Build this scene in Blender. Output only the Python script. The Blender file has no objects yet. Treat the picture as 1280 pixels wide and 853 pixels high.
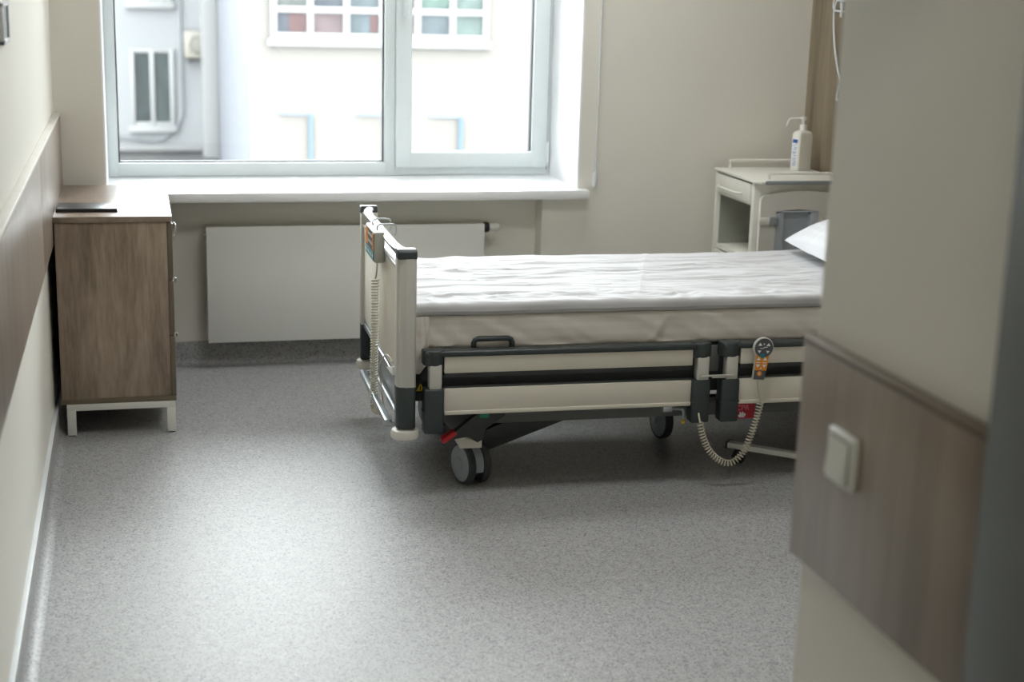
import bpy, bmesh, math, random
from mathutils import Vector, Matrix, noise
random.seed(7)
PI = math.pi
sc = bpy.context.scene
COL = sc.collection

# ------------------------------------------------------------------ materials
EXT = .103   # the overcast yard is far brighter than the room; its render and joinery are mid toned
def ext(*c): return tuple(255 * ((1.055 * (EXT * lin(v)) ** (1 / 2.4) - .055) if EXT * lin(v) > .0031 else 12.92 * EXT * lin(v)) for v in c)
def lin(c):
    c = c / 255.0
    return c / 12.92 if c <= 0.04045 else ((c + 0.055) / 1.055) ** 2.4
def rgb(r, g, b): return (lin(r), lin(g), lin(b), 1.0)

def new_mat(name):
    m = bpy.data.materials.new(name); m.use_nodes = True
    nt = m.node_tree
    return m, nt, nt.nodes['Principled BSDF']

def plain(name, col, rough=.5, metal=0.0, spec=.5, var=0.04, scale=9.0, bump=0.0, bscale=120.0, coat=0.0):
    """One paint / plastic / metal: slight procedural unevenness in tone and, if asked, a fine bump."""
    m, nt, b = new_mat(name)
    N, L = nt.nodes, nt.links
    tc = N.new('ShaderNodeTexCoord')
    nz = N.new('ShaderNodeTexNoise'); nz.inputs['Scale'].default_value = scale; nz.inputs['Detail'].default_value = 3
    L.new(tc.outputs['Object'], nz.inputs['Vector'])
    mr = N.new('ShaderNodeMapRange'); mr.inputs[1].default_value = .3; mr.inputs[2].default_value = .7
    mr.inputs[3].default_value = 1 - var; mr.inputs[4].default_value = 1 + var
    L.new(nz.outputs['Fac'], mr.inputs[0])
    mx = N.new('ShaderNodeMix'); mx.data_type = 'RGBA'; mx.blend_type = 'MULTIPLY'; mx.inputs[0].default_value = 1
    mx.inputs[6].default_value = rgb(*col); L.new(mr.outputs[0], mx.inputs[7])
    L.new(mx.outputs[2], b.inputs['Base Color'])
    b.inputs['Roughness'].default_value = rough; b.inputs['Metallic'].default_value = metal
    b.inputs['Specular IOR Level'].default_value = spec
    if coat: b.inputs['Coat Weight'].default_value = coat; b.inputs['Coat Roughness'].default_value = .15
    if bump:
        n2 = N.new('ShaderNodeTexNoise'); n2.inputs['Scale'].default_value = bscale; n2.inputs['Detail'].default_value = 2
        L.new(tc.outputs['Object'], n2.inputs['Vector'])
        bp = N.new('ShaderNodeBump'); bp.inputs['Strength'].default_value = bump; bp.inputs['Distance'].default_value = .002
        L.new(n2.outputs['Fac'], bp.inputs['Height']); L.new(bp.outputs[0], b.inputs['Normal'])
    return m

def wood(name, dark, mid, light, grain=(14, 14, .9), rough=.4, spec=.4):
    m, nt, b = new_mat(name)
    N, L = nt.nodes, nt.links
    tc = N.new('ShaderNodeTexCoord')
    mp = N.new('ShaderNodeMapping'); mp.inputs['Scale'].default_value = grain
    L.new(tc.outputs['Object'], mp.inputs['Vector'])
    n1 = N.new('ShaderNodeTexNoise'); n1.inputs['Scale'].default_value = 1; n1.inputs['Detail'].default_value = 6
    n1.inputs['Roughness'].default_value = .6; n1.inputs['Distortion'].default_value = .5
    L.new(mp.outputs[0], n1.inputs['Vector'])
    mp2 = N.new('ShaderNodeMapping'); mp2.inputs['Scale'].default_value = tuple(g * 7 for g in grain)
    L.new(tc.outputs['Object'], mp2.inputs['Vector'])
    n2 = N.new('ShaderNodeTexNoise'); n2.inputs['Scale'].default_value = 1; n2.inputs['Detail'].default_value = 4
    L.new(mp2.outputs[0], n2.inputs['Vector'])
    ad = N.new('ShaderNodeMix'); ad.data_type = 'FLOAT'; ad.inputs[0].default_value = .35
    L.new(n1.outputs['Fac'], ad.inputs[2]); L.new(n2.outputs['Fac'], ad.inputs[3])
    cr = N.new('ShaderNodeValToRGB')
    e = cr.color_ramp.elements
    e[0].position = .34; e[0].color = rgb(*dark); e[1].position = .66; e[1].color = rgb(*light)
    k = cr.color_ramp.elements.new(.5); k.color = rgb(*mid)
    L.new(ad.outputs[0], cr.inputs[0]); L.new(cr.outputs[0], b.inputs['Base Color'])
    b.inputs['Roughness'].default_value = rough; b.inputs['Specular IOR Level'].default_value = spec
    return m

def vinyl(name):
    """speckled grey hospital vinyl"""
    m, nt, b = new_mat(name)
    N, L = nt.nodes, nt.links
    tc = N.new('ShaderNodeTexCoord')
    vo = N.new('ShaderNodeTexVoronoi'); vo.inputs['Scale'].default_value = 240; vo.inputs['Randomness'].default_value = 1
    L.new(tc.outputs['Object'], vo.inputs['Vector'])
    sep = N.new('ShaderNodeSeparateColor'); L.new(vo.outputs['Color'], sep.inputs[0])
    cr = N.new('ShaderNodeValToRGB'); cr.color_ramp.interpolation = 'LINEAR'
    e = cr.color_ramp.elements
    e[0].position = .0; e[0].color = rgb(106, 105, 106); e[1].position = 1; e[1].color = rgb(180, 179, 177)
    for p, c in ((.10, (122, 122, 123)), (.2, (147, 146, 146)), (.6, (157, 157, 157)), (.86, (164, 164, 163))):
        k = e.new(p); k.color = rgb(*c)
    L.new(sep.outputs[0], cr.inputs[0])
    nz = N.new('ShaderNodeTexNoise'); nz.inputs['Scale'].default_value = 30; nz.inputs['Detail'].default_value = 4
    L.new(tc.outputs['Object'], nz.inputs['Vector'])
    mr = N.new('ShaderNodeMapRange'); mr.inputs[1].default_value = .3; mr.inputs[2].default_value = .7
    mr.inputs[3].default_value = .93; mr.inputs[4].default_value = 1.05
    L.new(nz.outputs['Fac'], mr.inputs[0])
    mx = N.new('ShaderNodeMix'); mx.data_type = 'RGBA'; mx.blend_type = 'MULTIPLY'; mx.inputs[0].default_value = 1
    L.new(cr.outputs[0], mx.inputs[6]); L.new(mr.outputs[0], mx.inputs[7])
    L.new(mx.outputs[2], b.inputs['Base Color'])
    b.inputs['Roughness'].default_value = FLOOR_ROUGH; b.inputs['Specular IOR Level'].default_value = .52
    bp = N.new('ShaderNodeBump'); bp.inputs['Strength'].default_value = .12; bp.inputs['Distance'].default_value = .002
    n3 = N.new('ShaderNodeTexNoise'); n3.inputs['Scale'].default_value = 260
    L.new(tc.outputs['Object'], n3.inputs['Vector']); L.new(n3.outputs['Fac'], bp.inputs['Height'])
    L.new(bp.outputs[0], b.inputs['Normal'])
    return m

def linen(name, col, axis, pitch=.018, strength=.25, sheen=.15):
    """white bed linen with woven satin stripes"""
    m, nt, b = new_mat(name)
    N, L = nt.nodes, nt.links
    tc = N.new('ShaderNodeTexCoord')
    wv = N.new('ShaderNodeTexWave'); wv.wave_type = 'BANDS'; wv.bands_direction = axis
    wv.inputs['Scale'].default_value = 1 / pitch / 3.2; wv.inputs['Distortion'].default_value = .3
    L.new(tc.outputs['Object'], wv.inputs['Vector'])
    mr = N.new('ShaderNodeMapRange'); mr.inputs[1].default_value = .4; mr.inputs[2].default_value = .6
    mr.inputs[3].default_value = .955; mr.inputs[4].default_value = 1
    L.new(wv.outputs['Fac'], mr.inputs[0])
    mx = N.new('ShaderNodeMix'); mx.data_type = 'RGBA'; mx.blend_type = 'MULTIPLY'; mx.inputs[0].default_value = 1
    mx.inputs[6].default_value = rgb(*col); L.new(mr.outputs[0], mx.inputs[7])
    L.new(mx.outputs[2], b.inputs['Base Color'])
    b.inputs['Roughness'].default_value = .85; b.inputs['Specular IOR Level'].default_value = .2
    b.inputs['Sheen Weight'].default_value = sheen
    nz = N.new('ShaderNodeTexNoise'); nz.inputs['Scale'].default_value = 420
    L.new(tc.outputs['Object'], nz.inputs['Vector'])
    bp = N.new('ShaderNodeBump'); bp.inputs['Strength'].default_value = strength; bp.inputs['Distance'].default_value = .0008
    L.new(nz.outputs['Fac'], bp.inputs['Height']); L.new(bp.outputs[0], b.inputs['Normal'])
    return m

def pane_glass(name):
    m = bpy.data.materials.new(name); m.use_nodes = True
    nt = m.node_tree; N, L = nt.nodes, nt.links
    N.remove(N['Principled BSDF'])
    tr = N.new('ShaderNodeBsdfTransparent'); tr.inputs[0].default_value = (.95, .97, .965, 1)
    gl = N.new('ShaderNodeBsdfGlossy'); gl.inputs['Roughness'].default_value = .02
    fr = N.new('ShaderNodeFresnel'); fr.inputs[0].default_value = 1.45
    mx = N.new('ShaderNodeMixShader')
    L.new(fr.outputs[0], mx.inputs[0]); L.new(tr.outputs[0], mx.inputs[1]); L.new(gl.outputs[0], mx.inputs[2])
    L.new(mx.outputs[0], N['Material Output'].inputs[0])
    return m

FLOOR_ROUGH = .5
FILL_LAMPS = [(1.4, 5.95, 14), (1.2, 4.0, 12)]  # unseen fill panels added to brighten the room
M = {}
M['wall'] = plain('warm_white_wall_paint', (222, 219, 209), .52, spec=.5, var=.015, scale=2, bump=.06, bscale=300)
M['reveal'] = plain('white_reveal_paint', (236, 237, 240), .5, var=.01)
M['ceiling'] = plain('ceiling_paint', (225, 224, 218), .8, var=.01)
M['floor'] = vinyl('speckled_grey_vinyl')
M['white_trim'] = plain('white_plastic_strip', (214, 218, 220), .4)
M['ledge'] = plain('pale_beige_edge_strip', (196, 191, 181), .4)
M['sill'] = plain('white_laminate_sill', (236, 237, 238), .3, var=.01)
M['pvc'] = plain('white_window_plastic', (214, 222, 222), .35, var=.01)
M['gasket'] = plain('dark_rubber_gasket', (40, 42, 48), .6)
M['glass'] = pane_glass('window_glass')
M['oak'] = wood('grey_oak_laminate', (110, 95, 80), (144, 127, 110), (168, 151, 133), grain=(11, 11, 1.6), rough=.42)
M['oak_edge'] = plain('brown_edge_band', (104, 92, 76), .5)
M['oak_top'] = wood('grey_oak_top', (116, 101, 88), (139, 123, 108), (156, 140, 124), grain=(6, 1.2, 10), rough=.3, spec=.5)
M['panel'] = wood('brown_wall_board', (112, 99, 86), (131, 117, 103), (147, 133, 118), grain=(10, 16, .8), rough=.34, spec=.9)
M['headwall'] = wood('brown_wall_cladding', (103, 92, 75), (126, 113, 94), (147, 132, 111), grain=(10, 14, .7), rough=.4)
M['white_metal'] = plain('white_powder_coat', (216, 215, 208), .4, var=.02)
M['radiator'] = plain('radiator_enamel', (226, 226, 222), .4, var=.01)
M['chrome'] = plain('chrome', (215, 216, 218), .15, metal=1.0, var=.02)
M['steel'] = plain('satin_steel', (176, 182, 184), .3, metal=.7, var=.02)
M['beige'] = plain('pale_beige_plastic', (214, 208, 194), .45, var=.015)
M['post'] = plain('pale_grey_aluminium', (200, 198, 190), .35, metal=.15, var=.015)
M['bedgrey'] = plain('dark_green_grey_plastic', (48, 56, 56), .42, var=.03)
M['beddark'] = plain('dark_bed_steel', (52, 55, 53), .5, var=.05)
M['chassis'] = plain('grey_bed_frame_paint', (96, 98, 95), .5, var=.03)
M['plate'] = plain('grey_foot_plate', (140, 143, 143), .35, var=.02)
M['rail_top'] = plain('pale_polished_rail', (225, 226, 226), .22, metal=.3, var=.01)
M['bumper'] = plain('ivory_rubber_bumper', (206, 203, 194), .5, var=.02)
M['castgrey'] = plain('caster_grey', (142, 149, 154), .4, var=.02)
M['tyre'] = plain('dark_rubber_tyre', (48, 51, 53), .6, var=.03)
M['black'] = plain('black_plastic', (30, 31, 32), .45)
M['red'] = plain('red_plastic', (190, 28, 36), .4)
M['green'] = plain('green_plastic', (16, 128, 84), .45)
M['redlabel'] = plain('red_label', (176, 16, 40), .45)
M['whiteprint'] = plain('white_print', (236, 236, 236), .5)
M['pinkprint'] = plain('pale_red_print', (222, 130, 140), .5)
M['yellow'] = plain('yellow_plastic', (224, 184, 30), .5)
M['orange'] = plain('orange_keypad', (226, 142, 30), .45)
M['keygrey'] = plain('dark_grey_keypad', (78, 79, 84), .45)
M['keyteal'] = plain('teal_key', (24, 128, 136), .4)
M['handset'] = plain('pale_grey_handset', (190, 190, 184), .4)
M['boxgrey'] = plain('grey_control_housing', (168, 168, 158), .45)
M['cable'] = plain('pale_grey_cable', (196, 190, 172), .45)
M['sheet'] = linen('white_sheet', (224, 217, 208), 'Z', .03, sheen=.1)
M['duvet'] = linen('white_striped_duvet', (197, 197, 198), 'Y', .02)
M['pillow'] = linen('white_striped_pillowcase', (226, 228, 232), 'X', .035)
M['cabwhite'] = plain('cream_cabinet_enamel', (220, 219, 209), .4, var=.015)
M['leafgrey'] = plain('pale_grey_leaf', (213, 211, 203), .45, var=.015)
M['recess'] = plain('blue_grey_plastic', (178, 187, 195), .4, var=.02)
M['clamp'] = plain('grey_clamp_plastic', (140, 145, 148), .45)
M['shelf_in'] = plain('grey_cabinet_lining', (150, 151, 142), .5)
M['bottle'] = plain('milky_bottle_plastic', (228, 226, 216), .38, var=.01)
M['pump'] = plain('white_pump_plastic', (232, 231, 226), .35, var=.01)
M['label'] = plain('white_paper_label', (232, 234, 238), .5, var=.01)
M['blueprint'] = plain('blue_print', (44, 86, 158), .5)
M['softprint'] = plain('faded_blue_print', (140, 152, 186), .5)
M['switch'] = plain('white_switch_plastic', (206, 208, 200), .35, var=.01)
M['slot'] = plain('switch_shadow_gap', (70, 74, 72), .5)
M['jamb'] = plain('dark_grey_door_paint', (96, 100, 97), .5, var=.02)
M['book'] = plain('black_cover', (34, 36, 40), .32, var=.03)
M['paper'] = plain('page_edges', (120, 124, 128), .7)
M['plate_dark'] = plain('dark_glass_plate', (44, 50, 46), .2)
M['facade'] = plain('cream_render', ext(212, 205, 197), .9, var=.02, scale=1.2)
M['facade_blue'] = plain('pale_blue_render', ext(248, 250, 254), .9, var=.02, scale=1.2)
M['facade_shade'] = plain('shaded_side_render', ext(196, 201, 214), .9, var=.02, scale=1.2)  # the side wall's shade is put into this colour
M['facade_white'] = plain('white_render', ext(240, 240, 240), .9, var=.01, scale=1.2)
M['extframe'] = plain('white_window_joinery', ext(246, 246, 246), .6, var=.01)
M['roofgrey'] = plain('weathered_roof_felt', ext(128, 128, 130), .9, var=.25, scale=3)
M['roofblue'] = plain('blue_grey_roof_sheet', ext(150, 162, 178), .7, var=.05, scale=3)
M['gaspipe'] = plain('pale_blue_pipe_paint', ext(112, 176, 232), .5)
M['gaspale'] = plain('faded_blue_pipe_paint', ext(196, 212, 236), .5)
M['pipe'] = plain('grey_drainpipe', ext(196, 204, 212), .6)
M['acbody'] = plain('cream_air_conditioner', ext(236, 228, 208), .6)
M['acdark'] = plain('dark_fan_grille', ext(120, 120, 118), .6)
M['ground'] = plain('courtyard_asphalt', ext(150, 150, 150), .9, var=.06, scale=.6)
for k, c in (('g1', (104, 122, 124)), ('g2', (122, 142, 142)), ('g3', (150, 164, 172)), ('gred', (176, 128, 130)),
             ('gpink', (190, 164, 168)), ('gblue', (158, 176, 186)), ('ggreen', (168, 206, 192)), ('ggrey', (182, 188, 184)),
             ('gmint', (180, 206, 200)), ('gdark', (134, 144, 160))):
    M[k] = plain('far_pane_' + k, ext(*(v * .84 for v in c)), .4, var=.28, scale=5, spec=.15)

# ------------------------------------------------------------------ mesh helpers
class MB:
    def __init__(self): self.bm = bmesh.new(); self.mats = []; self.cur = 0
    def mat(self, m):
        if m not in self.mats: self.mats.append(m)
        self.cur = self.mats.index(m); return self
    def _take(self, t, mtx=None):
        if mtx is not None: bmesh.ops.transform(t, matrix=mtx, verts=t.verts)
        for f in t.faces: f.material_index = self.cur
        me = bpy.data.meshes.new('tmp'); t.to_mesh(me); t.free()
        self.bm.from_mesh(me); bpy.data.meshes.remove(me); return self
    def box(self, x0, x1, y0, y1, z0, z1, bev=0.0, seg=2, mtx=None):
        t = bmesh.new(); bmesh.ops.create_cube(t, size=1)
        for v in t.verts:
            v.co = Vector(((x0 + x1) / 2 + v.co.x * (x1 - x0), (y0 + y1) / 2 + v.co.y * (y1 - y0), (z0 + z1) / 2 + v.co.z * (z1 - z0)))
        if bev: bmesh.ops.bevel(t, geom=t.edges[:], offset=bev, segments=seg, affect='EDGES', profile=.5, clamp_overlap=True)
        return self._take(t, mtx)
    def prism(self, pts, axis, a, b, bev=0.0, seg=2, mtx=None):
        """closed outline pts extruded along axis from a to b. axis x: pts=(y,z); y: (x,z); z: (x,y)"""
        t = bmesh.new()
        def co(p, h): return {'x': (h, p[0], p[1]), 'y': (p[0], h, p[1]), 'z': (p[0], p[1], h)}[axis]
        lo = [t.verts.new(co(p, a)) for p in pts]; hi = [t.verts.new(co(p, b)) for p in pts]
        t.faces.new(lo); t.faces.new(list(reversed(hi)))
        n = len(pts)
        for i in range(n): t.faces.new((lo[i], hi[i], hi[(i + 1) % n], lo[(i + 1) % n]))
        bmesh.ops.recalc_face_normals(t, faces=t.faces[:])
        if bev: bmesh.ops.bevel(t, geom=t.edges[:], offset=bev, segments=seg, affect='EDGES', profile=.5, clamp_overlap=True)
        return self._take(t, mtx)
    def lathe(self, prof, n=32, mtx=None):
        """profile (r,z) turned about z"""
        t = bmesh.new(); rings = []
        for r, z in prof:
            if r < 1e-6: rings.append([t.verts.new((0, 0, z))])
            else: rings.append([t.verts.new((r * math.cos(2 * PI * i / n), r * math.sin(2 * PI * i / n), z)) for i in range(n)])
        for A, B in zip(rings, rings[1:]):
            for i in range(n):
                j = (i + 1) % n
                if len(A) == 1 and len(B) == 1: continue
                if len(A) == 1: t.faces.new((A[0], B[j], B[i]))
                elif len(B) == 1: t.faces.new((A[i], A[j], B[0]))
                else: t.faces.new((A[i], A[j], B[j], B[i]))
        for R_ in (rings[0], rings[-1]):
            if len(R_) > 2: t.faces.new(R_)
        bmesh.ops.recalc_face_normals(t, faces=t.faces[:])
        return self._take(t, mtx)
    def tube(self, pts, r, n=10, squash=None, closed=False):
        """round tube through points; r a number or list; squash=(axis vector, factor)"""
        t = bmesh.new(); P = [Vector(p) for p in pts]; k = len(P)
        rs = r if isinstance(r, (list, tuple)) else [r] * k
        tang = []
        for i in range(k):
            if closed: d = P[(i + 1) % k] - P[i - 1]
            else: d = P[min(i + 1, k - 1)] - P[max(i - 1, 0)]
            tang.append(d.normalized())
        u = Vector((0, 0, 1)) if abs(tang[0].z) < .9 else Vector((1, 0, 0))
        rings = []
        for i in range(k):
            u = (u - tang[i] * u.dot(tang[i])).normalized(); w = tang[i].cross(u)
            ring = []
            for j in range(n):
                a = 2 * PI * j / n
                o = (u * math.cos(a) + w * math.sin(a)) * rs[i]
                if squash: ax = Vector(squash[0]); o = o + ax * (o.dot(ax)) * (squash[1] - 1)
                ring.append(t.verts.new(P[i] + o))
            rings.append(ring)
        pairs = list(zip(rings, rings[1:])) + ([(rings[-1], rings[0])] if closed else [])
        for A, B in pairs:
            for j in range(n): t.faces.new((A[j], A[(j + 1) % n], B[(j + 1) % n], B[j]))
        if not closed: t.faces.new(rings[0]); t.faces.new(rings[-1])
        bmesh.ops.recalc_face_normals(t, faces=t.faces[:])
        return self._take(t)
    def grid(self, fn, nu, nv, closed_bottom=None):
        """sheet of vertices fn(i/nu, j/nv)"""
        t = bmesh.new()
        V = [[t.verts.new(fn(i / nu, j / nv)) for j in range(nv + 1)] for i in range(nu + 1)]
        for i in range(nu):
            for j in range(nv): t.faces.new((V[i][j], V[i + 1][j], V[i + 1][j + 1], V[i][j + 1]))
        bmesh.ops.recalc_face_normals(t, faces=t.faces[:])
        return self._take(t)
    def build(self, name, m=None, parent=None, angle=35):
        me = bpy.data.meshes.new(name)
        self.bm.to_mesh(me); self.bm.free()
        if m is not None and not self.mats: me.materials.append(m)
        for q in self.mats: me.materials.append(q)
        for p in me.polygons: p.use_smooth = True
        me.set_sharp_from_angle(angle=math.radians(angle))
        o = bpy.data.objects.new(name, me); COL.objects.link(o)
        if parent is not None: o.parent = parent
        return o

def tag(o, label=None, cat=None, group=None, kind=None):
    if label: o['label'] = label
    if cat: o['category'] = cat
    if group: o['group'] = group
    if kind: o['kind'] = kind
    return o
def thing(name, label, cat, loc=(0, 0, 0), rz=0.0, group=None):
    o = bpy.data.objects.new(name, None); COL.objects.link(o)
    o.location = loc; o.rotation_euler = (0, 0, rz); o.empty_display_size = .1
    return tag(o, label, cat, group)
def part(mb, name, m, parent, label=None):
    o = mb.build(name, m, parent)
    if label: o['label'] = label
    return o
def struct(mb, name, m, label, cat, parent=None):
    o = mb.build(name, m, parent)
    if parent is None: tag(o, label, cat, kind='structure')
    return o
def spline(pts, per=12):
    P = [Vector(p) for p in pts]; out = []
    for i in range(len(P) - 1):
        a, b, c, d = P[max(i - 1, 0)], P[i], P[i + 1], P[min(i + 2, len(P) - 1)]
        for k in range(per):
            t = k / per
            out.append(.5 * ((2 * b) + (c - a) * t + (2 * a - 5 * b + 4 * c - d) * t * t + (3 * b - a - 3 * c + d) * t ** 3))
    out.append(P[-1]); return out
def resample(P, n):
    L = [0]
    for a, b in zip(P, P[1:]): L.append(L[-1] + (b - a).length)
    out = []; j = 0
    for i in range(n):
        s = L[-1] * i / (n - 1)
        while j < len(P) - 2 and L[j + 1] < s: j += 1
        f = (s - L[j]) / max(1e-9, L[j + 1] - L[j]); out.append(P[j].lerp(P[j + 1], min(1, max(0, f))))
    return out, L[-1]
def coil(mb, path, R_, r, pitch, n=5, per=9):
    P, length = resample(path, 400)
    turns = length / pitch; k = int(turns * per)
    Q, _ = resample(P, k)
    u = Vector((1, 0, 0)); pts = []
    for i in range(k):
        d = (Q[min(i + 1, k - 1)] - Q[max(i - 1, 0)]).normalized()
        u = (u - d * u.dot(d)).normalized(); w = d.cross(u)
        a = 2 * PI * i / per
        pts.append(Q[i] + (u * math.cos(a) + w * math.sin(a)) * R_)
    mb.tube(pts, r, n)
def rot(ax, deg, at=(0, 0, 0)):
    return Matrix.Translation(Vector(at)) @ Matrix.Rotation(math.radians(deg), 4, ax)
def aim(p, d):
    """matrix that puts local z along d at p"""
    return Matrix.Translation(Vector(p)) @ Vector(d).to_track_quat('Z', 'Y').to_matrix().to_4x4()
def text_mesh(name, s, size, m, parent, mtx, extrude=.0004):
    cu = bpy.data.curves.new(name, 'FONT'); cu.body = s; cu.size = size; cu.extrude = extrude
    cu.align_x = 'CENTER'; cu.align_y = 'CENTER'
    o = bpy.data.objects.new(name, cu); COL.objects.link(o)
    bpy.context.view_layer.update()
    me = bpy.data.meshes.new_from_object(o.evaluated_get(bpy.context.evaluated_depsgraph_get()))
    bpy.data.objects.remove(o); me.materials.clear(); me.materials.append(m)
    me.transform(mtx)
    q = bpy.data.objects.new(name, me); COL.objects.link(q); q.parent = parent
    return q

# ------------------------------------------------------------------ room numbers (metres; camera stands at x=0, y=0)
XL = -.315           # left wall
XR = 2.995           # right wall
YB = 6.40            # window wall
YN = 6.51            # back of the radiator niche
YW = 6.88            # window plane
YP = 2.256           # end of the bathroom wall by the entrance
ZC = 2.90
ZS = .775            # sill top
RL, RR = -.121, 1.922  # window reveal left / right
NL, NR = RL, 1.757   # niche left / right
ZH = 2.52            # window head
PT, PB = 1.104, .715   # board on the walls, top and bottom

# ------------------------------------------------------------------ setting
b = MB().box(-1.6, 3.3, -1.6, 6.9, -.12, 0)
struct(b, 'floor', M['floor'], 'speckled light grey vinyl floor', 'floor')
b = MB().box(-1.6, 3.3, -1.6, 6.9, ZC, ZC + .12)
struct(b, 'ceiling', M['ceiling'], 'plain white ceiling', 'ceiling')
b = MB().box(XL - .15, XL, 1.66, 7.0, 0, ZC)
struct(b, 'wall_left', M['wall'], 'pale painted wall at the left', 'wall')
b = MB().box(XR, XR + .15, YP, 7.0, 0, ZC)
struct(b, 'wall_right', M['headwall'], 'brown wood grain cladding behind the bedside cabinet', 'wall')
# window wall with reveal opening above the sill and a shallow radiator niche below it
for nm, bx_ in (('wall_back_left', (XL, RL, YB, 7.0, 0, ZC)), ('wall_back_right', (RR, XR, YB, 7.0, 0, ZC)), ('wall_back_head', (RL, RR, YB, 7.0, ZH, ZC)),
                ('wall_back_corner', (NR, RR, YB, 7.0, 0, ZS - .04)), ('wall_back_sill', (RL, NR, YN, 7.0, 0, ZS - .04))):
    struct(MB().box(*bx_), nm, M['wall'], 'warm beige window wall, ' + {'wall_back_left': 'strip left of the window', 'wall_back_right': 'right of the window', 'wall_back_head': 'above the window', 'wall_back_corner': 'below the right end of the sill', 'wall_back_sill': 'niche behind the radiator'}[nm], 'wall')
b = MB()   # white plaster lining of the window reveal
b.box(RL, RL + .006, YB + .002, YW + .02, ZS, ZH - .006)
b.box(RR - .006, RR, YB + .002, YW + .02, ZS, ZH - .006)
b.box(RL, RR, YB + .002, YW + .02, ZH - .006, ZH)
struct(b, 'trim_1', M['reveal'], 'white lining of the deep window reveal', 'window reveal')
b = MB().prism([(RL - .02, YB - .062), (RR + .036, YB - .062), (RR + .036, YB - .001), (RR - .001, YB - .001), (RR - .001, YW + .06),
               (RL + .001, YW + .06), (RL + .001, YB - .001), (RL - .02, YB - .001)], 'z', ZS - .04, ZS, .004, 2)
struct(b, 'trim_2', M['sill'], 'white window sill above the radiator', 'window sill')
# bathroom block to the right of the entrance
b = MB().box(1.11, XR, YP - .12, YP, 0, ZC)
b.box(1.11, 1.23, 1.66, YP - .12, 0, ZC)
struct(b, 'wall_right_entrance', M['wall'], 'pale wall end close to the camera on the right', 'wall')
# entrance wall with the door opening the camera looks through, and the corridor behind
b = MB()
b.box(1.25, 3.3, 1.5, 1.66, 0, ZC); b.box(-1.6, -.36, 1.5, 1.66, 0, ZC); b.box(-.36, 1.25, 1.5, 1.66, 2.15, ZC)
struct(b, 'wall_front', M['wall'], 'corridor wall around the entrance door', 'wall')
b = MB()
b.box(-1.75, -1.6, -1.6, 1.66, 0, ZC); b.box(3.15, 3.3, -1.6, 1.5, 0, ZC); b.box(-1.75, 3.3, -1.75, -1.6, 0, ZC)
struct(b, 'wall_corridor', M['wall'], 'corridor walls behind the camera', 'wall')
b = MB()   # dark grey steel door frame
b.box(1.068, 1.25, 1.44, 1.664, 0, 2.15, .004); b.box(-.36, -.24, 1.44, 1.664, 0, 2.15, .004); b.box(-.24, 1.068, 1.44, 1.664, 2.03, 2.15, .004)
struct(b, 'door_1', M['jamb'], 'dark grey door frame at the right edge', 'door frame')
# boards on the walls, with their seams and a pale ledge along the top
def board(name, x0, x1, segs, face, label):
    b = MB()
    for y0, y1 in segs:
        b.box(min(x0, x1), max(x0, x1), y0 + .0012, y1 - .0012, PB, PT - .012, .002)
    return struct(b, name, M['panel'], label, 'wall board')
board('trim_3', XL, -.29, [(1.70, 2.55), (2.55, 4.91), (4.91, YB - .004)], 1, 'brown wood grain board along the left wall')
b = MB().box(XL, -.288, 1.70, YB - .004, PT - .012, PT, .003)
struct(b, 'trim_4', M['ledge'], 'pale ledge capping the left wall board', 'wall board ledge')
board('trim_5', 1.085, 1.11, [(1.664, YP + .004)], -1, 'brown wood grain board on the near right wall')
b = MB().box(1.083, 1.11, 1.664, YP + .004, PT - .012, PT, .003)
struct(b, 'trim_6', M['oak_edge'], 'brown edge capping the near right board', 'wall board ledge')
# coved skirting of the same vinyl
def cove_profile(t=.013, h=.10, r=.035):
    pts = [(0, 0), (0, h), (t * .8, h), (t, h - .004)]
    for i in range(7):
        a = PI + (PI / 2) * i / 6
        pts.append((t + r + r * math.cos(a), r + .002 + r * math.sin(a)))
    pts.append((t + r, 0)); return pts
cp = cove_profile()
b = MB().prism([(XL + p[0], p[1]) for p in cp], 'y', 1.664, YB - .001)
struct(b, 'baseboard_left', M['floor'], 'coved grey vinyl skirting along the left wall', 'skirting')
b = MB().box(XL, XL + .0138, 1.664, YB - .001, .1002, .1026, .0008)
struct(b, 'trim_7', M['white_trim'], 'thin white strip along the top of the left skirting', 'skirting strip')
b = MB()
b.prism([(YN - p[0], p[1]) for p in cp], 'x', NL + .001, NR - .001)
b.prism([(YB - p[0], p[1]) for p in cp], 'x', NR, XR - .001)
b.prism([(YB - p[0], p[1]) for p in cp], 'x', XL + .001, NL)
struct(b, 'baseboard_back', M['floor'], 'coved grey vinyl skirting under the window', 'skirting')
b = MB().prism([(XR - p[0], p[1]) for p in cp], 'y', YP + .001, YB - .05)
struct(b, 'baseboard_right', M['floor'], 'coved grey vinyl skirting along the right wall', 'skirting')
b = MB().prism([(1.11 - p[0], p[1]) for p in cp], 'y', 1.667, YP)
struct(b, 'baseboard_entrance', M['floor'], 'coved grey vinyl skirting at the near right wall', 'skirting')

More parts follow.
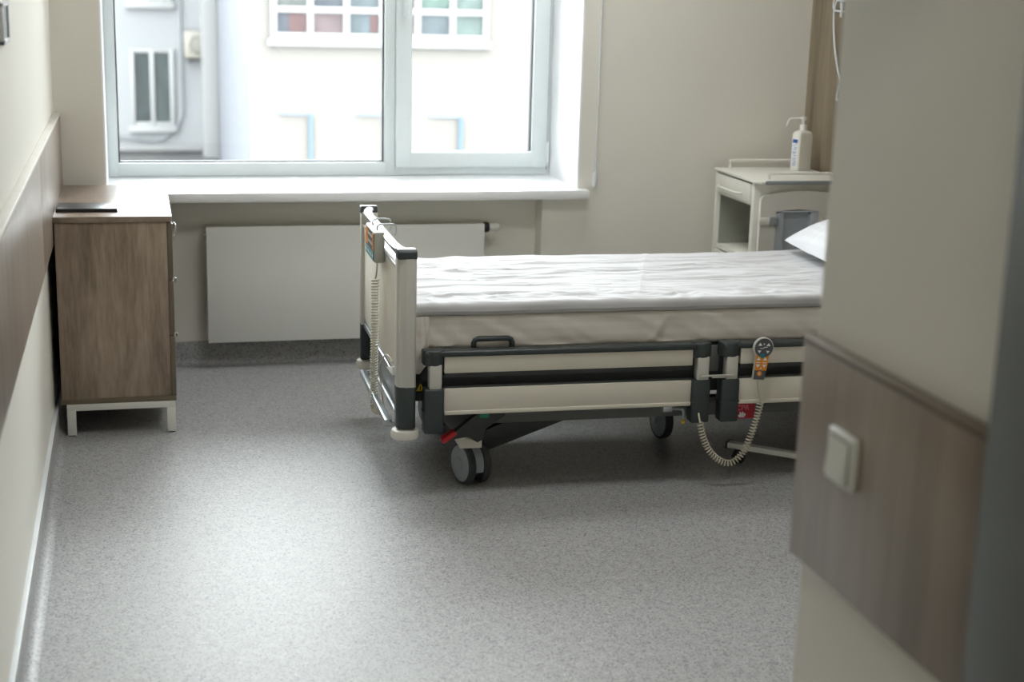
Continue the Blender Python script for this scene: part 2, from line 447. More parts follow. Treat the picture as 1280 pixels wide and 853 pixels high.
# ------------------------------------------------------------------ window
def frame_profile(b, x0, x1, z0, z1, w, y0, y1, bev=.006):
    """mitred rectangular frame of bars"""
    e = .0006
    b.box(x0, x0 + w, y0, y1, z0, z1, bev); b.box(x1 - w, x1, y0, y1, z0, z1, bev)
    b.box(x0 + w * .5, x1 - w * .5, y0 + e, y1 - e, z0 + e, z0 + w - e, bev); b.box(x0 + w * .5, x1 - w * .5, y0 + e, y1 - e, z1 - w + e, z1 - e, bev)
win = bpy.data.objects.new('window_1', None); COL.objects.link(win); win.location = (0, 0, 0)
tag(win, 'white plastic window with one fixed and one opening pane', 'window', kind='structure')
fx0, fx1, fz0, fz1 = RL + .006, RR - .006, ZS, ZH - .006
b = MB()
b.box(fx0, -.070, YW, YW + .07, fz0, fz1, .006)                       # left stile
b.box(fx1 - .028, fx1, YW, YW + .07, fz0, fz1, .006)                  # right stile
b.box(fx0 + .01, 1.15, YW + .0006, YW + .069, fz0 + .0005, .838, .006)                       # bottom rail under the fixed pane
b.box(1.13, fx1 - .01, YW + .0012, YW + .068, fz0 + .001, .815, .006)
b.box(fx0 + .01, fx1 - .01, YW + .0006, YW + .069, fz1 - .065, fz1 - .001, .006)
b.box(1.122, 1.172, YW + .0003, YW + .0695, fz0 + .002, fz1 - .002, .006)                     # mullion
b.box(1.138, 1.142, YW - .003, YW + .01, .84, fz1 - .07)
b.box(1.152, 1.155, YW - .003, YW + .01, .84, fz1 - .07)
part(b, 'window_frame', M['pvc'], win)
b = MB()
frame_profile(b, 1.172, 1.900, .812, fz1 - .03, .075, YW - .016, YW + .05, .007)
sash = part(b, 'sash', M['pvc'], win)
g = MB()
frame_profile(g, -.072, 1.124, .836, fz1 - .06, .008, YW + .018, YW + .05, 0)
frame_profile(g, 1.244, 1.828, .882, fz1 - .10, .007, YW + .012, YW + .05, 0)
part(g, 'gasket', M['gasket'], win, 'thin dark rubber seal around the panes')
g = MB().box(1.9002, 1.9030, YW - .004, YW + .002, .80, fz1 - .03)
part(g, 'sash_gap', M['slot'], win, 'thin dark gap along the hinge side')
g = MB().box(-.068, 1.120, YW + .034, YW + .038, .84, fz1 - .062)
part(g, 'glass', M['glass'], win)
g = MB().box(1.248, 1.824, YW + .030, YW + .034, .886, fz1 - .102)
part(g, 'glass', M['glass'], win)
b = MB()
b.box(1.195, 1.222, YW - .030, YW - .016, 1.60, 1.67, .004)
b.prism([(1.199, 1.502), (1.218, 1.502), (1.221, 1.64), (1.196, 1.64)], 'y', YW - .058, YW - .040, .005)
b.box(1.202, 1.216, YW - .045, YW - .026, 1.615, 1.64, .003)
o = b.build('window_handle', M['pvc'], sash)
b = MB().box(1.893, 1.908, YW - .022, YW - .004, .845, .925, .003)
b.lathe([(0, 0), (.006, 0), (.006, .018), (0, .018)], 12, Matrix.Translation((1.903, YW - .012, .822)))
b.lathe([(0, 0), (.006, 0), (.006, .10), (0, .10)], 12, Matrix.Translation((1.905, YW - .018, .835)))
b.build('hinge', M['pvc'], win)

# ------------------------------------------------------------------ outside: two facades across the yard
b = MB().box(-30, 40, 7.6, 60, -7.2, -7.0)
struct(b, 'ground', M['ground'], 'courtyard far below the window', 'ground')

def far_window(parent, xs, zs, y, fr, sill, pane_mats, out=.06):
    """joinery grid: xs, zs are the bar centre lines; panes filled row by row"""
    b = MB()
    w = fr
    for x in xs: b.box(x - w / 2, x + w / 2, y - out, y + .04, zs[0] - w / 2, zs[-1] + w / 2, .008)
    for z in zs: b.box(xs[0] - w / 2 + .01, xs[-1] + w / 2 - .01, y - out + .006, y + .035, z - w / 2 + .002, z + w / 2 - .002, .008)
    wn = b.build('window', M['extframe'], parent)
    s = MB().box(xs[0] - w, xs[-1] + w, y - out - .03, y + .02, zs[0] - w / 2 - sill, zs[0] - w / 2, .01)
    s.build('window_sill', M['extframe'], wn)
    g = MB(); k = 0
    for j in range(len(zs) - 1):
        for i in range(len(xs) - 1):
            g.mat(M[pane_mats[k % len(pane_mats)]]); k += 1
            g.box(xs[i] + w / 2, xs[i + 1] - w / 2, y + .0, y + .03, zs[j] + w / 2, zs[j + 1] - w / 2)
    g.build('glazing', None, wn)
    return wn

YF1, YF2 = 30.0, 22.0
ht = 4.5
bl = thing('building', 'pale bluish rendered building seen through the left of the window', 'building', (0, 0, -7))
b = MB()
b.box(-14, 1.62, YF1, YF1 + 8, 0, 7 + ht, 0)
part(b, 'facade', M['facade_blue'], bl)
b = MB().box(1.30, 1.60, YF1 - .52, YF1 - .001, 0, 7 + ht, .02)
part(b, 'pilaster', M['facade_white'], bl, 'white pilaster at the corner of the facade')
Zo = 7.0
def e1(px, py):  # point of the left facade under a direction measured in the photo
    return px
# windows of the left facade (x at 30 m)
far_window(bl, [.005, .375, .745], [-1.20 + Zo, .20 + Zo], YF1 - .02, .085, .12, ['g1', 'g2'])
far_window(bl, [.005, .375, .745], [1.15 + Zo, 2.6 + Zo], YF1 - .02, .085, .12, ['gdark', 'g3'])
b = MB().box(-4, 1.30, YF1 - .22, YF1 - .002, -1.72 + Zo, -1.60 + Zo, .03)
part(b, 'cornice', M['facade_white'], bl, 'white ledge along the foot of the facade')
br = thing('building', 'bright cream rendered building with a wide gridded window', 'building', (0, 0, -7))
b = MB().box(1.617, 30, YF2, YF2 + 14, 0, 7 + ht + .5)
part(b, 'facade', M['facade'], br)
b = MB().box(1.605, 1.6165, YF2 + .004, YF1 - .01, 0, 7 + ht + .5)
part(b, 'side_wall', M['facade_shade'], br, 'side wall with its shade painted in as bluish grey')
xs = [1.98, 2.50, 3.02, 3.54, 4.06, 4.58, 5.08]
wn = far_window(br, xs, [.83 + Zo, 1.20 + Zo, 2.1 + Zo], YF2 - .02, .09, .10,
           ['gdark', 'gpink', 'gblue', 'gpink', 'gblue', 'gmint', 'ggrey', 'gdark', 'gblue', 'gred', 'ggreen', 'gmint'])
for x0_, x1_ in ((2.20, 2.46), (3.37, 3.485)):
    MB().box(x0_, x1_, YF2 - .03, YF2 - .022, .885 + Zo, 1.145 + Zo).build('curtain', M['gred'], wn)['label'] = 'faded red curtain behind the panes'
# flat roof of a low annexe between the two
lr = thing('annexe', 'low grey roofed annexe at the foot of the bluish building', 'building', (0, 0, -7))
b = MB().box(-5, 1.60, 27.2, YF1 - .005, 0, -1.95 + Zo)
part(b, 'wall', M['facade_blue'], lr)
b = MB().prism([(27.0, -2.02 + Zo), (27.0, -1.92 + Zo), (YF1 - .3, -1.78 + Zo), (YF1 - .3, -1.90 + Zo)], 'x', -5.1, 1.58)
part(b, 'roof', M['roofgrey'], lr)
b = MB().prism([(26.9, -2.10 + Zo), (26.9, -1.95 + Zo), (27.9, -1.86 + Zo), (27.9, -2.0 + Zo)], 'x', -5.2, 1.45)
part(b, 'gutter', M['roofblue'], lr, 'blue grey metal sheet along the roof edge')
# air conditioner and pipes
ac = thing('air_conditioner', 'cream air conditioner unit on the bluish facade', 'air conditioner', (.985, YF1 - .34, .08))
b = MB().box(0, .44, 0, .28, 0, .50, .03)
part(b, 'casing', M['acbody'], ac)
fan = Matrix.Translation((.26, -.004, .25)) @ Matrix.Rotation(PI / 2, 4, 'X')
b = MB().lathe([(.16, -.01), (.17, .004), (.15, .012), (.15, -.006), (0, -.006)], 28, fan)
for i in range(5): b.box(.11, .41, -.012, -.004, .12 + .07 * i, .128 + .07 * i)
part(b, 'fan_grille', M['acdark'], ac, 'dark round fan grille')
for x_ in (.05, .34):
    part(MB().box(x_, x_ + .04, .02, .338, -.08, 0, .004), 'bracket', M['acdark'], ac)
b = MB().tube(spline([(.93, YF1 - .07, 4), (.93, YF1 - .07, 1.5), (.93, YF1 - .07, -.6), (.91, YF1 - .07, -1.05), (.70, YF1 - .07, -1.36), (.4, YF1 - .07, -1.52), (-.2, YF1 - .07, -1.46), (-1.2, YF1 - .07, -1.30)], 8), .022, 8)
tag(b.build('cable', M['pipe']), 'grey cable sagging down the bluish facade beside its window', 'cable')
def gas_pipe(x, z0, z1, xw, lab):
    t = thing('gas_pipe', lab, 'pipe', (x, YF2 - .05, 0), 0, 'blue pipes on the cream building')
    b = MB().tube([(0, 0, z0), (0, 0, z1)], .028, 10)
    part(b, 'upright', M['gaspipe'], t)
    b = MB().tube([(0, 0, z1), (-xw, 0, z1 + .005)], .016, 8)
    part(b, 'branch', M['gaspale'], t, 'pale blue horizontal branch')
gas_pipe(2.50, -3.5, -.29, .45, 'blue pipe on the cream building nearest the bluish corner')
gas_pipe(3.63, -3.5, -.30, .47, 'blue pipe on the cream building mostly hidden behind the window mullion')
gas_pipe(4.73, -3.5, -.32, .47, 'blue pipe on the cream building seen through the opening sash')

# ------------------------------------------------------------------ radiator
rd = thing('radiator', 'flat white panel radiator under the window sill', 'radiator', (.283, 6.40, .116))
b = MB().box(0, 1.213, .0, .012, 0, .506, .004)
part(b, 'front_panel', M['radiator'], rd)
b = MB()
for yy in (.012, .07):
    b.box(.012, 1.201, yy + .002, yy + .016, .01, .488, .004)
for i in range(38):
    xx = .03 + i * .031
    b.box(xx, xx + .012, .028, .072, .03, .47)
part(b, 'convector', M['radiator'], rd)
b = MB()
b.box(.006, 1.205, .012, .016, .486, .494); b.box(.006, 1.205, .082, .088, .47, .494)
for i in range(60): b.box(.012 + i * .0198, .018 + i * .0198, .014, .084, .487, .492)
part(b, 'top_grille', M['radiator'], rd)
for x_ in (-.001, 1.205):
    part(MB().box(x_, x_ + .007, .0125, .085, .01, .4915, .002), 'side_cover', M['radiator'], rd)
ax = Matrix.Translation((1.213, .03, .485)) @ Matrix.Rotation(PI / 2, 4, 'Y')
b = MB().lathe([(0, 0), (.021, 0), (.023, .004), (.023, .020), (.020, .025), (0, .025)], 24, ax)
vk = part(b, 'valve_knob', M['black'], rd, 'black valve collar')
b = MB().lathe([(.0, .024), (.015, .024), (.0165, .03), (.0165, .066), (.014, .070), (0, .072)], 24, ax)
b.build('thermostat_head', M['white_metal'], vk)
b = MB().lathe([(0, 0), (.009, 0), (.009, .008), (0, .008)], 14, Matrix.Translation((0, .03, .47)) @ Matrix.Rotation(-PI / 2, 4, 'Y'))
part(b, 'bleed_plug', M['steel'], rd)
for x_ in (.1, 1.05):
    part(MB().box(x_, x_ + .03, .08, .1095, .1, .42), 'wall_bracket', M['white_metal'], rd)

# ------------------------------------------------------------------ roller blind cord
bc = thing('blind_cord', 'thin white blind cord hanging right of the window', 'cord', (1.995, YB - .012, .80))
b = MB().tube([(0, 0, .05), (.002, 0, 1.45)], .0038, 8)
part(b, 'cord', M['white_trim'], bc)
b = MB().lathe([(0, -.022), (.007, -.02), (.0105, -.008), (.0105, .028), (.007, .044), (.004, .052), (0, .053)], 16)
part(b, 'weight', M['white_trim'], bc)
b = MB().box(-.02, .02, -.03, .012, 1.45, 1.50, .004)
part(b, 'chain_bracket', M['white_trim'], bc)

# ------------------------------------------------------------------ oak storage cabinet on white legs (front faces +x)
cb = thing('storage_cabinet', 'grey oak storage cabinet on a white steel frame by the left wall', 'cabinet', (-.29, 5.49, 0))
W, D = .413, .845
b = MB().box(0, W, 0, D, .793, .814, .0015)
part(b, 'top', M['oak_top'], cb)
b = MB().box(.004, .394, .006, .024, .140, .793, .001)
part(b, 'side_panel', M['oak'], cb)
b = MB().box(.004, .394, D - .024, D - .006, .140, .793, .001)
part(b, 'side_panel', M['oak'], cb)
b = MB().box(.004, .012, .024, D - .024, .140, .793)
part(b, 'back_panel', M['oak'], cb)
b = MB().box(0, .412, .0, D, .122, .140, .001)
part(b, 'bottom_panel', M['oak_edge'], cb)
def knob(parent, y, z, ring=0.0):
    b = MB().lathe([(0, 0), (.004, 0), (.004, .004), (.008, .006), (.009, .010), (.006, .013), (0, .014)], 16,
                   Matrix.Translation((.413, y, z)) @ Matrix.Rotation(PI / 2, 4, 'Y'))
    if ring:
        b.tube([(.424 + .004 * math.sin(a), y + .018 * math.cos(a), z - ring / 2 + ring / 2 * math.sin(a)) for a in [2 * PI * i / 24 for i in range(24)]], .0018, 6, closed=True)
    b.build('handle', M['chrome'], parent)
for z0, z1, hz, ring in ((.578, .787, .768, .06), (.372, .574, .560, 0), (.143, .368, .352, 0)):
    b = MB().box(.395, .413, .004, D - .004, z0, z1, .0015)
    d = part(b, 'drawer', M['oak_edge'], cb)
    knob(d, .10, hz, ring)
lw = .031
b = MB().box(.02, .408, 0, .03, .097, .122, .001); b.box(.02, .408, D - .03, D, .097, .122, .001)
b.box(.02, .05, .03, D - .03, .097, .122, .001); b.box(.378, .408, .03, D - .03, .097, .122, .001)
part(b, 'base_frame', M['white_metal'], cb)
for lx in (.02, .408 - lw):
    for ly in (0, D - .03):
        b = MB().box(lx, lx + lw, ly, ly + .03, .004, .097, .001)
        lg = part(b, 'leg', M['white_metal'], cb)
        MB().box(lx + .004, lx + lw - .004, ly + .004, ly + .026, 0, .004).build('foot_pad', M['black'], lg)
nb = thing('notebook', 'dark thin notebook lying on the oak cabinet top', 'notebook', (-.283, 5.60, .814), math.radians(-1))
b = MB().box(0, .215, 0, .155, 0, .002, .0006); b.box(0, .215, 0, .155, .011, .013, .0006); b.box(0, .004, 0, .155, 0, .013, .0006)
b.box(0, .215, 0, .003, 0, .013, .0006)
part(b, 'cover', M['book'], nb)
b = MB().box(.004, .21, .003, .151, .002, .011)
part(b, 'pages', M['paper'], nb)
b = MB().lathe([(0, 0), (.009, 0), (.010, .003), (.008, .008), (0, .010)], 16, Matrix.Translation((-.29, 5.63, .80)) @ Matrix.Rotation(PI / 2, 4, 'Y'))
tag(b.build('wall_button', M['bumper']), 'small round pale button on the left wall board by the notebook', 'wall button')
# small wall plate high on the left wall
wp = thing('wall_plate', 'dark faced wall plate with a white rim cut off at the left edge', 'wall plate', (XL, 4.06, 1.535))
b = MB()
b.box(0, .012, -.10, .10, .040, .050, .002); b.box(0, .012, -.10, .10, -.052, -.040, .002)
b.box(0, .012, .082, .10, -.052, .05, .002); b.box(0, .012, -.10, -.082, -.052, .05, .002)
part(b, 'rim', M['white_trim'], wp)
b = MB().box(0, .008, -.083, .083, -.041, .041)
part(b, 'face', M['plate_dark'], wp)

# ------------------------------------------------------------------ light switch on the near board
sw = thing('light_switch', 'white rocker light switch on the near brown board', 'light switch', (1.085, 2.077, .943))
b = MB().box(-.012, 0, -.045, .045, -.044, .044, .004, 3)
part(b, 'frame', M['switch'], sw)
b = MB().prism([(-.034, -.034), (-.034, .034), (.034, .034), (.034, -.034)], 'x', -.0125, -.009)
part(b, 'gap', M['slot'], sw)
b = MB().prism([(-.022, -.012), (-.012, -.012), (-.0135, .032), (-.012, .033)], 'y', -.032, .032)
b = MB()
t = bmesh.new()
vs = [t.verts.new(p) for p in ((-.011, -.031, -.032), (-.011, .034, -.032), (-.011, .034, .033), (-.011, -.031, .033),
                               (-.021, -.031, -.032), (-.021, .034, -.032), (-.0135, .034, .033), (-.0135, -.031, .033))]
for f in ((0, 1, 2, 3), (7, 6, 5, 4), (0, 4, 5, 1), (3, 2, 6, 7), (0, 3, 7, 4), (1, 5, 6, 2)): t.faces.new([vs[i] for i in f])
bmesh.ops.recalc_face_normals(t, faces=t.faces[:])
bmesh.ops.bevel(t, geom=t.edges[:], offset=.0012, segments=2, affect='EDGES', clamp_overlap=True)
b._take(t)
part(b, 'rocker', M['switch'], sw)

# ------------------------------------------------------------------ hospital bed
BED_LOC, BED_ROT = (.84, 4.60, 0), math.radians(-1.2)
bed = thing('hospital_bed', 'electric hospital bed with split side rails and a pale footboard', 'bed', BED_LOC, BED_ROT)
BL = 2.07     # to the head end
# --- footboard
fb = MB()
fb.box(-.032, -.012, .055, .93, .405, .765, .006)
foot = part(fb, 'footboard', M['beige'], bed)
b = MB().box(-.038, -.006, .055, .93, .758, .772, .005)
b.build('edge_strip', M['rail_top'], foot)
def post_profile(y0, sgn):
    return [(-.043, y0 + sgn * .062), (-.043, y0 + sgn * .022), (-.036, y0 + sgn * .008), (-.016, y0), (.012, y0), (.019, y0 + sgn * .008), (.019, y0 + sgn * .062)]
for y0, s in ((0, 1), (.985, -1)):
    b = MB().prism(post_profile(y0, s), 'z', .382, .812, .002)
    p_ = b.build('post', M['post'], foot)
    b = MB().prism(post_profile(y0 - s * .0015, s), 'z', .244, .384, .003)
    b.build('post_sleeve', M['bedgrey'], foot)
    # dark rounded corner cap that the grab rail grows out of
    b = MB()
    yc = y0 + s * .03
    pr = [(y0 - s * .001, .804), (y0 - s * .001, .828), (y0 + s * .012, .836), (y0 + s * .050, .836), (y0 + s * .058, .812), (y0 + s * .055, .804)]
    b.prism(pr, 'x', -.0435, .0195, .006, 3)
    b.build('corner_cap', M['bedgrey'], foot)
    b = MB().lathe([(0, .206), (.040, .206), (.047, .212), (.0475, .226), (.043, .236), (.02, .242), (.014, .25), (0, .25)], 32, Matrix.Translation((-.011, y0 + s * .03, 0)))
    part(b, 'bumper', M['bumper'], bed, 'round ivory wall bumper')
b = MB().tube([(-.006, .035, .824), (-.014, .06, .823), (-.024, .10, .8225), (-.029, .18, .822), (-.030, .49, .822), (-.029, .80, .822), (-.024, .885, .8225), (-.014, .925, .823), (-.006, .95, .824)], .016, 14, squash=((0, 0, 1), .62))
gr = b.build('grab_rail', M['rail_top'], foot)
MB().box(-.040, -.020, .058, .928, .8085, .816, .003).build('rail_underside', M['bedgrey'], gr)
b = MB().box(.0, .012, .06, .925, .235, .405, .003)
part(b, 'foot_plate', M['plate'], bed)
b = MB().box(-.030, .014, .06, .925, .386, .404, .005); b.box(-.034, -.022, .06, .925, .372, .392, .003)
part(b, 'foot_channel', M['steel'], bed)
b = MB()
for xx, zz, r in ((-.052, .228, .011), (-.012, .240, .009)):
    b.tube([(xx, .13, zz), (xx, .80, zz)], r, 14) if xx > -.02 else b.box(xx - .013, xx + .011, .13, .80, zz - .011, zz + .012, .006, 3)
b.box(-.060, .001, .128, .150, .218, .232, .003); b.box(-.060, .001, .78, .80, .218, .232, .003)
part(b, 'linen_rack', M['steel'], bed)
b = MB().prism([(.065, .410), (.21, .402), (.065, .440)], 'x', -.050, -.036, .002)
part(b, 'cable_bracket', M['whiteprint'], bed, 'small white triangular bracket on the footboard')

# --- split side rails, built once for the foot half; mirrored on the window side
def side_rail(x0, x1, y, s, foot_cap_left=True):
    """rail lying in the plane local y (outer face), s=+1 the near side"""
    def Y(a): return y + s * a
    def bx(b, xa, xb, ya, yb, za, zb, bev=0, seg=2):
        b.box(xa, xb, min(Y(ya), Y(yb)), max(Y(ya), Y(yb)), za, zb, bev, seg)
    b = MB()
    bx(b, x0 + .002, x1 - .002, .000, .050, .481, .500, .006, 3)
    r = b.build('side_rail', M['bedgrey'], bed)
    for xa in (x0, x1 - .066):
        b = MB()
        pr = []
        for i in range(9):
            a = PI * i / 8
            pr.append((xa + .033 - .036 * math.cos(a), Y(.022) - s * .026 * math.sin(a)))
        pr += [(xa + .069, Y(.05)), (xa - .003, Y(.05))]
        b.prism(pr, 'z', .452, .503, .006, 3)
        b.build('end_cap', M['bedgrey'], r)
        b = MB(); bx(b, xa + .016, xa + .058, -.002, .040, .372, .458, .006, 3)
        b.build('post', M['post'], r)
        b = MB(); bx(b, xa, xa + .064, -.008, .046, .226, .376, .006, 3)
        bx(b, xa - .002, xa + .066, -.0085, .047, .296, .300)
        b.build('post_sleeve', M['bedgrey'], r)
    a0, a1 = x0 + .0665, x1 - .0665
    b = MB(); bx(b, a0, a1, .006, .030, .426, .481, .002)
    b.build('slat', M['beige'], r)
    b = MB(); bx(b, a0, a1, .006, .030, .297, .374, .003)
    b.build('slat', M['beige'], r)
    b = MB(); bx(b, a0, a1, .002, .030, .285, .299, .004)
    b.build('lower_edge', M['beige'], r)
    b = MB(); bx(b, a0, a1, .010, .034, .410, .426, .002); bx(b, a0, a1, .012, .034, .374, .380, .001)
    b.build('slat_backing', M['beddark'], r)
    # moulded pull shown in the gap
    for cx in (a0 + .14, a1 - .10):
        b = MB().tube([(cx - .035, Y(.03), .410), (cx - .03, Y(.024), .404), (cx + .03, Y(.024), .404), (cx + .035, Y(.03), .410)], .003, 8)
        b.build('rail_pull', M['beddark'], r)
    return r
side_rail(.046, 1.028, 0, 1); side_rail(1.066, 2.05, 0, 1)
side_rail(.046, 1.028, .99, -1); side_rail(1.066, 2.05, .99, -1)
b = MB().box(.985, 1.118, -.008, -.0025, .388, .394, .001); b.box(1.03, 1.075, -.007, .006, .382, .391, .002)
part(b, 'rail_link', M['post'], bed, 'thin pale bar joining the two side rails')
for z0_, z1_ in ((.392, .482),):
    part(MB().box(1.030, 1.072, .05, .06, z0_, z1_, .002), 'rail_backing', M['chassis'], bed)
# --- mattress platform and chassis
b = MB()
b.box(.03, BL, .095, .125, .31, .475, .004); b.box(.03, BL, .895, .925, .31, .475, .004)
b.box(.03, .06, .095, .925, .34, .475, .004); b.box(BL - .03, BL, .095, .925, .34, .475, .004)
b.box(.031, BL - .001, .10, .92, .455, .480, .004)
for xx in (.5, 1.0, 1.5): b.box(xx, xx + .05, .124, .896, .40, .456, .003)
part(b, 'mattress_platform', M['beddark'], bed)
b = MB()
for yy in (.15, .80): b.box(.20, 1.98, yy, yy + .04, .206, .272, .004)
for xx in (.24, 1.9): b.box(xx, xx + .05, .19, .80, .206, .262, .004)
for yy in (.15, .80):
    b.prism([(.10, .28), (.18, .28), (.27, .21), (.27, .15), (.20, .15), (.10, .26)], 'y', yy, yy + .04, .003)
part(b, 'chassis', M['chassis'], bed)
for yy in (.21, .74):
    b = MB().prism([(.24, .150), (.24, .092), (.31, .092), (.86, .292), (.86, .335), (.72, .335), (.26, .150)], 'y', yy, yy + .04, .003)
    part(b, 'lifting_arm', M['beddark'], bed)
    b = MB().prism([(1.42, .31), (1.30, .31), (1.84, .092), (1.90, .092), (1.90, .15)], 'y', yy, yy + .04, .003)
    part(b, 'lifting_arm', M['beddark'], bed)
b = MB().lathe([(0, 0), (.035, 0), (.035, .30), (.022, .31), (.022, .42), (0, .42)], 20, aim((.72, .55, .25), (1, 0, .08)))
b.box(.66, .78, .49, .61, .2, .31, .01)
part(b, 'motor', M['beddark'], bed)
b = MB().box(1.135, 1.245, .135, .149, .275, .31)
b.prism([(1.160, .196), (1.160, .262), (1.245, .262), (1.245, .196)], 'y', .125, .131)
tagp = part(b, 'emergency_release_tag', M['redlabel'], bed, 'red release tag lettered CPR')
text_mesh('lettering', 'CPR', .027, M['pinkprint'], tagp, Matrix.Translation((1.200, .1245, .2335)) @ Matrix.Rotation(PI / 2, 4, 'X'))
b = MB()
hand = [(1.188, .214), (1.206, .214), (1.213, .224), (1.209, .230), (1.205, .226), (1.204, .234), (1.199, .234), (1.197, .227), (1.194, .234), (1.189, .232), (1.190, .224), (1.184, .222)]
b.prism([(x, z - .014) for x, z in hand], 'y', .1242, .1252)
b.build('symbol', M['whiteprint'], tagp)
b = MB().box(.028, .072, .094, .0945, .340, .378)
st = part(b, 'warning_sticker', M['black'], bed, 'dark sticker with a yellow warning triangle')
b = MB().prism([(.034, .345), (.064, .345), (.049, .372)], 'y', .0932, .0938)
b.build('triangle', M['yellow'], st)
b = MB().box(.0475, .0505, .0926, .0931, .349, .362)
b.build('symbol', M['black'], st)
b = MB().tube(spline([(.912, .06, .262), (.935, .05, .262), (.950, .045, .26), (.954, .045, .24), (.952, .045, .228)], 6), .005, 8)
b.box(.88, .915, .05, .075, .252, .272, .003)
hk = part(b, 'line_hook', M['steel'], bed)
MB().lathe([(0, -.012), (.006, -.010), (.0065, 0), (0, .006)], 12, Matrix.Translation((.952, .045, .222))).build('hook_tip', M['yellow'], hk)
# mattress retainer loop above the rail
def retainer(x0, x1, y, name='mattress_retainer'):
    b = MB().tube([(x0, y, .470), (x0, y, .508), (x0 + .004, y, .517), (x0 + .014, y, .521), (x1 - .014, y, .521), (x1 - .004, y, .517), (x1, y, .508), (x1, y, .470)], .0092, 10)
    part(b, name, M['bedgrey'], bed)
retainer(.222, .352, .078); retainer(1.60, 1.73, .078)
# --- casters
def caster(x, y, ang, twin=True, R_=.072, dark=False, cover=True):
    root = bpy.data.objects.new('caster', None); COL.objects.link(root); root.parent = bed
    root.location = (x, y, 0); root.rotation_euler = (0, 0, math.radians(ang))
    # wheel axle along local x
    offs = (-.030, .030) if twin else (0,)
    for k, ox in enumerate(offs):
        s = -1 if ox < 0 else 1
        w = .013 if twin else .016
        mt = Matrix.Translation((ox, 0, R_)) @ Matrix.Rotation(PI / 2 * s, 4, 'Y')
        b = MB().lathe([(R_ - .012, -w), (R_ - .003, -w), (R_, -w + .004), (R_, w * .5), (R_ - .004, w * .9), (R_ - .010, w)], 44, mt)
        ty = b.build('tyre', M['tyre'], root)
        b = MB().lathe([(0, -w), (R_ - .010, -w), (R_ - .010, w), (R_ - .022, w + .003), (.026, w + .004), (.024, w + .008), (.018, w + .010), (0, w + .011)], 44, mt)
        b.build('wheel_disc', M['castgrey'], root)
        if not twin:
            b = MB().lathe([(0, -w), (R_ - .010, -w), (R_ - .022, -w - .003), (.026, -w - .004), (.018, -w - .010), (0, -w - .011)], 44, mt)
            b.build('wheel_disc', M['castgrey'], root)
    b = MB()
    if twin:
        pr = [(math.cos(a) * (R_ - .010), R_ + math.sin(a) * (R_ - .010)) for a in [PI * (-.12 + 1.24 * i / 18) for i in range(19)]]
        pr2 = pr + [(0, R_ - .02)]
        b.prism(pr2, 'x', -.0165, .0165)
    else:
        b.box(-.034, -.027, -.012, .012, R_ - .012, R_ * 2 + .012, .003); b.box(.027, .034, -.012, .012, R_ - .012, R_ * 2 + .012, .003)
        b.box(-.034, .034, -.02, .02, R_ * 2 + .006, R_ * 2 + .016, .003)
    b.build('fork', M['castgrey'] if twin else M['steel'], root)
    b = MB().lathe([(0, R_ * 1.85), (.018, R_ * 1.85), (.018, .20), (0, .20)], 18)
    b.build('stem', M['castgrey'], root)
    return root
caster(.236, .152, 196.7 - 180 + 1.2); caster(.236, .825, 24); caster(1.92, .152, 17); caster(1.92, .825, 10)
caster(1.05, .55, 8, twin=False, R_=.075)
for yy in (.10, .775):
    b = MB()
    b.prism([(.187, .137), (.187, .182), (.205, .176), (.240, .162), (.258, .186), (.262, .19), (.262, .137)], 'y', yy, yy + .10, .003)
    part(b, 'caster_housing', M['beige'], bed)
    b = MB().prism([(1.87, .137), (1.87, .19), (1.97, .19), (1.97, .137)], 'y', yy, yy + .10, .003)
    part(b, 'caster_housing', M['beige'], bed)
# --- brake pedal
b = MB().prism([(.150, .183), (.143, .199), (.262, .292), (.33, .292), (.33, .262), (.262, .214), (.255, .180), (.238, .170), (.205, .192)], 'y', .055, .085, .003)
pd = part(b, 'brake_pedal', M['beddark'], bed)
b = MB().prism([(.118, .174), (.114, .187), (.152, .212), (.164, .212), (.168, .202), (.126, .172)], 'y', .050, .088, .004, 2)
b.build('pedal_tip', M['red'], pd)
b = MB().box(.240, .272, .046, .054, .258, .276, .002)
b.build('green_marker', M['green'], pd)

